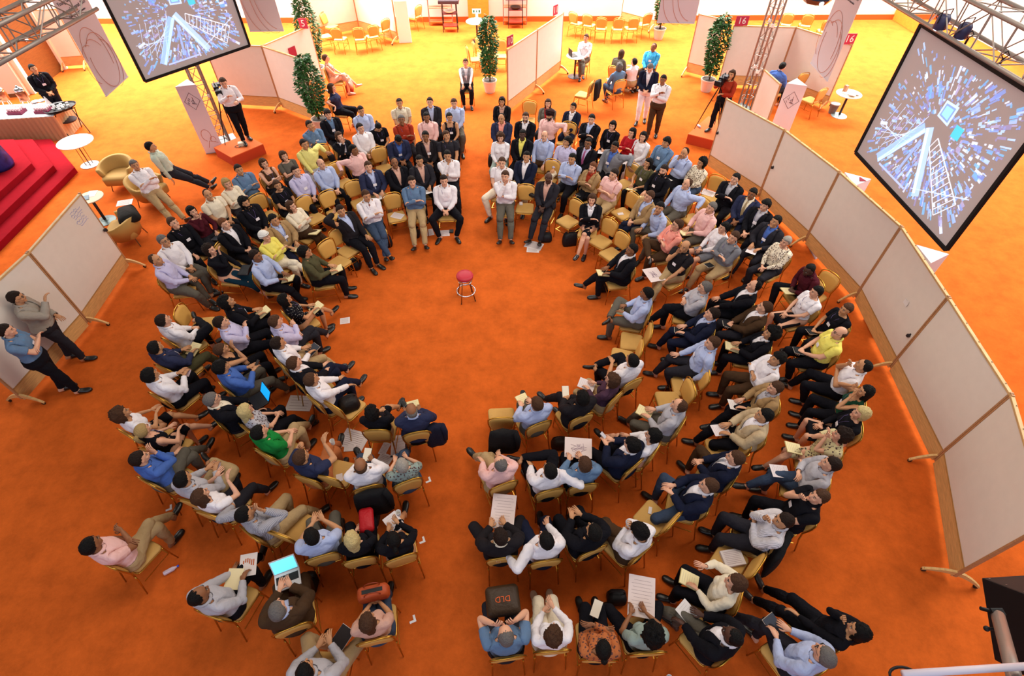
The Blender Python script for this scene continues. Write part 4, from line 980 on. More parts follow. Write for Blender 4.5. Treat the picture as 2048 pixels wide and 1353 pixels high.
mb.tube([(-.010, .090, .010), (.010, .090, .010)], .0022, 4); GLASSES = mb.mesh('glasses')
mb = MB(); n_ = 14
R_ = [[((.060*s_)*math.cos(a), .012+(.075*s_)*math.sin(a), z_) for a in [math.pi*q/(n_-1) for q in range(n_)]] for z_, s_ in ((-.115, .62), (-.095, .93), (-.068, 1.06), (-.038, 1.06), (-.030, .9))]
mb.loft(R_); BEARD = mb.mesh('beard', smooth=True)
BADGE = MB().box((0, 0, 0), (.085, .006, .060)).mesh('name_badge', bevel=.003)
LANY = MB().tube([(-.065, -.03, .19), (-.055, .015, .15), (-.012, .042, .03)], .0035, 4).tube([(.065, -.03, .19), (.055, .015, .15), (.012, .042, .03)], .0035, 4).mesh('lanyard')
TIE = MB().loft([[(x*w_, y_, z_) for x in (-1, 1) for _ in (0,)]+[(x*w_, y_-.006, z_) for x in (1, -1)] for w_, y_, z_ in ((.016, .052, .185), (.018, .070, .175), (.022, .108, .08), (.034, .122, -.06), (.030, .120, -.12), (.004, .118, -.15))]).mesh('tie')
mb = MB(); nn_ = 20; rr_ = []
for q in range(nn_+1):
    a = math.pi/2+.10+(2*math.pi-.20)*q/nn_; fz = max(0, math.sin(a)); c0_, s0_ = math.cos(a), math.sin(a)
    rr_.append([(.060*c0_, -.040+.060*s0_, .262-.030*s0_), (.068*c0_, -.040+.068*s0_, .266-.030*s0_), (.094*c0_, -.038+.092*s0_+.01*fz, .236-.052*s0_-.022*fz), (.084*c0_, -.038+.082*s0_, .232-.050*s0_-.02*fz)])
mb.loft(rr_); COLL = mb.mesh('collar', smooth=True)
# ---------------------------------------------------------------- posing
def npn(v): return v/(np.linalg.norm(v)+1e-12)
def fr(d, ax):
    d = npn(d); n = npn(ax-d*(ax@d)); return np.stack([d, n, np.cross(d, n)], 1)
def ik(a, c, l1, l2, pole):
    d = c-a; L = np.linalg.norm(d); L2 = min(L, (l1+l2)*.995); d = npn(d); c = a+d*L2
    x = (l1*l1-l2*l2+L2*L2)/(2*L2); h = math.sqrt(max(l1*l1-x*x, 1e-6)); p_ = npn(pole-d*(pole@d)); return a+d*x+p_*h, c
def rx(a): c, s = math.cos(a), math.sin(a); return np.array([[1, 0, 0], [0, c, -s], [0, s, c]])
def ry(a): c, s = math.cos(a), math.sin(a); return np.array([[c, 0, s], [0, 1, 0], [-s, 0, c]])
def rz(a): c, s = math.cos(a), math.sin(a); return np.array([[c, -s, 0], [s, c, 0], [0, 0, 1]])
def pose(B, legs, arms, lean=-8, twist=0, hyaw=0, hpit=0, side=0, lift=0, rnd=None):
    J = B['J']; z = B['z']; st_ = B['stand']; w = .92 if B['fem'] else 1; q = {}
    R = [np.eye(3)]*17; Pn = {}
    le = math.radians(-lean); tw = math.radians(twist); sd = math.radians(side)
    Rp = rx(le*.35); Rs = rz(tw*.5) @ rx(le*.7) @ ry(sd*.5); Rc = rz(tw) @ rx(le*1.15) @ ry(sd)
    off = A3(0, 0, lift)
    Pn['pel'] = J['pel']+off; Pn['spi'] = Pn['pel']+Rp@(J['spi']-J['pel']); Pn['che'] = Pn['spi']+Rs@(J['che']-J['spi']); Pn['nek'] = Pn['che']+Rc@(J['nek']-J['che'])
    Rh = rz(math.radians(hyaw)+tw*.5) @ rx(math.radians(hpit)); Rn = rz((math.radians(hyaw))*.5+tw*.7) @ rx(le*.6+math.radians(hpit)*.4)
    Pn['hea'] = Pn['nek']+Rn@(J['hea']-J['nek'])
    M = {}
    for bn, r, jn in (('pelvis', Rp, 'pel'), ('spine', Rs, 'spi'), ('chest', Rc, 'che'), ('neck', Rn, 'nek'), ('head', Rh, 'hea')): M[bn] = (r, Pn[jn], J[jn])
    # legs
    L = {}
    for s, k in ((1, 'R'), (-1, 'L')):
        hip = Pn['pel']+Rp@(J['hi'+k]-J['pel']); toe = A3(s*.12, 1, -.28); pole = A3(s*.12, .3, 1)
        if st_:
            an = A3(s*.10, -.02, .09); pole = A3(s*.2, 1, 0)
            if legs == 'w': an = A3(s*.17, .02, .09)
            elif legs == 's': an = A3(s*.10, .12*s, .09)
        else:
            an = A3(s*.12, .43, .10)
            if legs == 'e': an = A3(s*.12, .70, .10); toe = A3(s*.25, 1, .35)
            elif legs == 'E': an = A3(s*.13, .78, .09+lift*.0); toe = A3(s*.3, 1, .5)
            elif legs == 'a': an = A3(-s*.04, .68+.03*s, .10+(.035 if s > 0 else 0)); toe = A3(s*-.1, 1, .4); pole = A3(s*.35, .3, 1)
            elif legs == 'w': an = A3(s*.20, .40, .10); pole = A3(s*.5, .3, 1); toe = A3(s*.4, 1, -.28)
            elif legs == 'b': an = A3(s*.10, .20, .10); toe = A3(s*.1, 1, -.4)
            elif legs == 's': an = A3(s*.12, .45+.14*s, .10); 
            elif legs == 'd': an = A3(s*.09, .52, .10); pole = A3(0, .3, 1)
            elif legs in 'xy':
                up = (s > 0) == (legs == 'x')
                if up: an = A3(-s*.14, .66, .27); pole = A3(-s*.12, .2, 1); toe = A3(-s*.35, 1, -.05)
                else: an = A3(s*-.01, .40, .10); pole = A3(-s*.10, .3, 1)
            elif legs in 'XY':
                up = (s > 0) == (legs == 'X')
                if up: an = A3(-s*.22, .47, .66); pole = A3(s*1, .35, .35); toe = A3(-s*1, .5, .1)
                else: an = A3(s*.13, .43, .10)
            elif legs == 'K': an = A3(s*.12, -.12, .10-.0); pole = A3(s*.3, 1, .1); toe = A3(0, -1, -.1)
        l1 = np.linalg.norm(J['kn'+k]-J['hi'+k]); l2 = np.linalg.norm(J['an'+k]-J['kn'+k])
        kn, an2 = ik(hip, an, l1, l2, pole); ax0 = np.cross(J['kn'+k]-J['hi'+k], J['an'+k]-J['kn'+k]); ax1 = np.cross(kn-hip, an2-kn)
        M['th'+k] = (fr(kn-hip, ax1) @ fr(J['kn'+k]-J['hi'+k], ax0).T, hip, J['hi'+k]); M['sh'+k] = (fr(an2-kn, ax1) @ fr(J['an'+k]-J['kn'+k], ax0).T, kn, J['kn'+k])
        M['ft'+k] = (fr(toe, ax1) @ fr(A3(s*.04, 1, -.30), ax0).T, an2, J['an'+k]); L[k] = (hip, kn, an2)
    # arms: targets in body space
    zc = J['nek'][2]; RcP = lambda v: Pn['che']+Rc@(v-J['che'])
    for s, k in ((1, 'R'), (-1, 'L')):
        sh = RcP(J['sh'+k]); a = arms[0] if s > 0 or len(arms) == 1 else arms[1]; H = z; hd = None; pole = A3(s*1.0, -.6, -.6)
        lapz = .70 if not st_ else 1.03
        if a == 'l': t = A3(s*.055, .26 if not st_ else .20, lapz+.01); hd = A3(-s*.8, .7, -.15); pole = A3(s*1, -.7, -.3)
        elif a == 't': t = A3(s*.13, .30, .68); hd = A3(0, 1, -.2)
        elif a == 'k': t = A3(s*.10, .42, .67); hd = A3(0, 1, -.5)
        elif a == 'c': t = RcP(A3(-s*.045, .185+.025*s, .86+z+.02*s)); hd = A3(-s*1, -.05, .12); pole = A3(s*1.2, .1, -1)
        elif a == 'h': t = RcP(A3(-s*.02+s*.03, .15, 1.10+z)); hd = A3(-s*.3, -.15, 1); pole = A3(s*.35, .6, -1)
        elif a == 'j': t = RcP(A3(s*.12, .12, 1.14+z)); hd = A3(-s*.5, -.5, 1); pole = A3(s*.8, .6, -1)
        elif a == 'n': t = A3(s*.10, .245 if not st_ else .24, lapz+.05); hd = A3(-s*.4, 1, -.1); pole = A3(s*1, -.6, -.4)
        elif a == 'm': t = A3(s*.07, .26, lapz+.15); hd = A3(-s*.5, 1, .2); pole = A3(s*1, -.5, -.6)
        elif a == 'o': t = RcP(A3(s*.46, -.06, .88+z)); hd = A3(s*1, .3, -.7); pole = A3(s*.1, -1, .3)
        elif a == 'B': t = RcP(A3(s*.14, -.12, 1.22+z)); hd = A3(-s*1, -.3, .2); pole = A3(s*1, .25, .5)
        elif a == 'd': t = A3(s*.24, .02, .78 if st_ else .55); hd = A3(0, .3, -1); pole = A3(s*.3, -1, 0)
        elif a == 'u': t = RcP(A3(s*.10, .30, 1.02+z)); hd = A3(-s*.4, .8, .6); pole = A3(s*1, 0, -1)
        elif a == 'g': t = RcP(A3(-s*.02, .25, .99+z)); hd = A3(-s*.7, .2, .5); pole = A3(s*1, 0, -1)
        else: t = A3(s*.24, .19, .79+z)
        l1 = np.linalg.norm(J['el'+k]-J['sh'+k]); l2 = np.linalg.norm(J['wr'+k]-J['el'+k])
        el, wr = ik(sh, t, l1, l2, pole); ax0 = np.cross(J['el'+k]-J['sh'+k], J['wr'+k]-J['el'+k]); ax1 = np.cross(el-sh, wr-el)
        M['ua'+k] = (fr(el-sh, ax1) @ fr(J['el'+k]-J['sh'+k], ax0).T, sh, J['sh'+k]); Rf = fr(wr-el, ax1) @ fr(J['wr'+k]-J['el'+k], ax0).T; M['fa'+k] = (Rf, el, J['el'+k])
        Rha = Rf
        if hd is not None:
            d0 = npn(Rf @ (J['fi'+k]-J['wr'+k])); d1 = npn(hd); v = np.cross(d0, d1); c = d0@d1; ang = math.acos(max(-1, min(1, c))); ang = min(ang, math.radians(75)); v = npn(v)
            K = np.array([[0, -v[2], v[1]], [v[2], 0, -v[0]], [-v[1], v[0], 0]]); Rha = (np.eye(3)+math.sin(ang)*K+(1-math.cos(ang))*K@K) @ Rf
        M['ha'+k] = (Rha, wr, J['wr'+k])
    RR = np.stack([M[b][0] for b in BONES]); TT = np.stack([M[b][1]-M[b][0]@M[b][2] for b in BONES])
    hc = M['head'][0]@(A3(0, -.01, 1.232+z)-J['hea'])+Pn['hea']
    return dict(R=RR, T=TT, M=M, head=hc, legs=L)
def skin(p_, PZ): 
    X = np.einsum('bij,nj->bni', PZ['R'], p_['V'])+PZ['T'][:, None, :]; return np.einsum('nb,bni->ni', p_['W'], X)
def mk_mesh(name, V, F, mi=None):
    me = bpy.data.meshes.new(name); n = len(V); me.vertices.add(n); me.vertices.foreach_set('co', V.astype(np.float32).ravel())
    tot = sum(len(f) for f in F); me.loops.add(tot); me.polygons.add(len(F))
    me.loops.foreach_set('vertex_index', np.fromiter((i for f in F for i in f), np.int32, tot))
    ls = np.cumsum([0]+[len(f) for f in F[:-1]]).astype(np.int32); me.polygons.foreach_set('loop_start', ls)
    me.polygons.foreach_set('use_smooth', np.ones(len(F), bool))
    if mi is not None: me.polygons.foreach_set('material_index', np.array(mi, np.int32))
    me.update(calc_edges=True); return me
def mat4(R, t): m = Matrix([list(map(float, r)) for r in R]).to_4x4(); m.translation = Vector([float(x) for x in t]); return m
SKIN = {'a': 'd9a283', 'b': 'c08a62', 'c': '8e5c3c', 'd': '4f3226'}
HCOL = {'k': '100d0c', 'd': '251812', 'b': '4a3020', 'l': 'a98a58', 'g': '6a6460', 'w': '9c948a', 'r': '6a3f26', 'y': 'c8b078'}
CLO = dict(wh='e4dde0', cr='e2d4bb', lb='aab4d4', bl='4664a8', lv='bdb6d4', pk='e4b4ae', bk='121117', nv='181c30', ch='26242a', br='45301f', tn='a08058', kh='ac9068', gr='76767c', gy='aeaab0', dn='39465c', rd='a81a22', rs='98301c', og='b4683c',
    ye='e6d868', gn='187a34', dg='1c4430', ol='4c4830', tq='3fa0d0', sa='e89484', mr='4a1620', gb='5c564c', yl='dcd07c', pu='4a3040', tl='123040', bj='bba482', cm='cabc90', dk='1f1b1e', sg='b4bcaa', lg='8a9890', sk='5f7896', bb='2a2e48', wg='9a9084', pf='c79a88')
def cloth(c):
    kd = None
    if ':' in c: c, kd = c.split(':')
    return mat(CLO[c], .9, 0, .7, 17, {'p': 'plaid', 's': 'stripe', 'f': 'floral', 'd': 'dots', None: 'cloth'}[kd], spec=.12)
SKM = {k: mat(v, .55, var=.04, spec=.3, kind='skin') for k, v in SKIN.items()}
EYEW = mat('a89c94', .3); EYED = mat('17100e', .4); 
LIP = {k: mat({'a': 'b0605a', 'b': '945048', 'c': '6a3a32', 'd': '402420'}[k], .5) for k in SKIN}
NPEOPLE = 0
def skirt_mesh(PZ, B, long_=False):
    L = PZ['legs']; rings = []; n = 18; pel = PZ['M']['pelvis'][1]
    for t in (-.10, .0, .2, .45, .7, .92, 1.0):
        c = [L[k][0]+(L[k][1]-L[k][0])*max(t, 0) for k in 'RL']; mid = (c[0]+c[1])/2; ax = c[0]-c[1]; hw = np.linalg.norm(ax)/2+.088-.018*max(t, 0)+(.03 if long_ else .008); ax = npn(ax)
        dr = npn((L['R'][1]+L['L'][1])-(L['R'][0]+L['L'][0])); upv = npn(np.cross(ax, dr)); 
        if upv[2] < 0: upv = -upv
        if t < 0: mid = mid+A3(0, -.06, .02); hw = .175
        vv = .110-.028*max(t, 0)
        rings.append([tuple(mid+ax*hw*math.cos(a)+upv*(vv+.01*math.sin(5*a))*math.sin(a)) for a in [2*math.pi*i/n for i in range(n)]])
    if long_:
        kn = (L['R'][1]+L['L'][1])/2; an = (L['R'][2]+L['L'][2])/2; ax = npn(L['R'][1]-L['L'][1])
        for t in (.25, .6):
            mid = kn+(an-kn)*t+A3(0, .02, 0); f = npn(np.cross(ax, an-kn)); rings.append([tuple(mid+ax*(.19)*math.cos(a)+f*(.085+.012*math.sin(6*a))*math.sin(a)) for a in [2*math.pi*i/n for i in range(n)]])
    mb = MB(); mb.loft(rings); return mb.mesh('skirt', smooth=True)
def person(loc, ang, sex, stand, legs, arms, top, bot, hair, sk, label, opts, zfloor=0):
    global NPEOPLE; NPEOPLE += 1
    B = BASES[(1 if stand else 0, 1 if sex == 'F' else 0)]; Pc = B['P']; o = opts
    PZ = pose(B, legs, arms, o.get('L', -8 if not stand else 0), o.get('T', 0), o.get('h', 0), o.get('p', 0), o.get('S', 0), o.get('lift', 0))
    sc = o.get('s', 1.0 if sex == 'F' else 1.055)
    hc = PZ['head']*sc
    def mesh_of(nm, key, mi=None): p_ = Pc[key]; return mk_mesh(nm, skin(p_, PZ), p_['F'], mi)
    me = mesh_of('person', 'body', Pc['body']['m'])
    root = link('person', me, [SKM[sk], EYEW, EYED, LIP[sk]], None, loc, ang); root.scale = (sc,)*3
    tag(root, label, 'person', 'seated audience' if not stand else 'people standing')
    part = lambda nm, m_, mt: link(nm, m_, mt, root)
    kind, col = top[0], top[1]
    if kind == 'l': part('shirt', mesh_of('shirt', 'shirt_long'), cloth(col))
    elif kind == 's': part('shirt', mesh_of('shirt', 'shirt_short'), cloth(col))
    elif kind == 't': part('top', mesh_of('top', 'shirt_tank'), cloth(col))
    elif kind in 'jv':
        part('shirt', mesh_of('shirt', 'shirt_collar' if kind == 'j' else 'shirt_thin'), cloth(top[2])); part('jacket' if kind == 'j' else 'vest', mesh_of('jacket', 'jacket' if kind == 'j' else 'vest'), cloth(col))
    if bot[0] == 'p': part('trousers', mesh_of('trousers', 'trousers'), cloth(bot[1]))
    elif bot[0] == 'h': part('shorts', mesh_of('shorts', 'shorts'), cloth(bot[1]))
    elif bot[0] == 'k': part('skirt', skirt_mesh(PZ, B), cloth(bot[1]))
    elif bot[0] == 'K': part('skirt', skirt_mesh(PZ, B, True), cloth(bot[1]))
    shoe = mat(o.get('shoe', '161210'), .35, spec=.5)
    for k in 'RL': part('shoe', mesh_of('shoe', 'shoe'+k), shoe)
    Rh = PZ['M']['head'][0]; HM = mat4(Rh, PZ['head']) @ Matrix.Diagonal((1.055, 1.045, 1.045, 1))
    def onhead(nm, m_, mt): q = part(nm, m_, mt); q.matrix_local = HM; return q
    if hair[0] != 'none': onhead('hair' if hair[0] not in ('turban', 'cap') else hair[0].replace('cap', 'headband'), get_hair(hair[0], NPEOPLE), mat(HCOL.get(hair[1], hair[1]), .62 if hair[0] not in ('turban', 'cap') else .85, bump=.9, bscale=70, spec=.14))
    if 'g' in o: onhead('glasses', GLASSES, DARK)
    if 'bd' in o: onhead('beard', BEARD, mat(HCOL.get(hair[1], '1a1412'), .8, bump=.4, bscale=80))
    Rc, pc, jc = PZ['M']['chest']; CM = mat4(Rc, pc+Rc@(A3(0, 0, .86+B['z'])-jc))
    if top[0] in 'ls' and sex == 'M' or top[0] == 'j':
        q = part('collar', COLL, cloth(top[2] if top[0] == 'j' else col)); q.matrix_local = CM
    if 'b' in o:
        q = part('name_badge', BADGE, mat('ece4e8', .5)); q.matrix_local = CM @ Matrix.Translation((o.get('bx', 0), .135 if top[0] != 'j' else .142, .0)); 
        q = part('lanyard', LANY, mat(o.get('lan', '6a5a8a'), .7)); q.matrix_local = CM @ Matrix.Translation((0, .082, .0))
    if 'tie' in o: q = part('tie', TIE, mat(o['tie'], .7)); q.matrix_local = CM @ Matrix.Translation((0, .008, .02))
    return root, PZ, sc
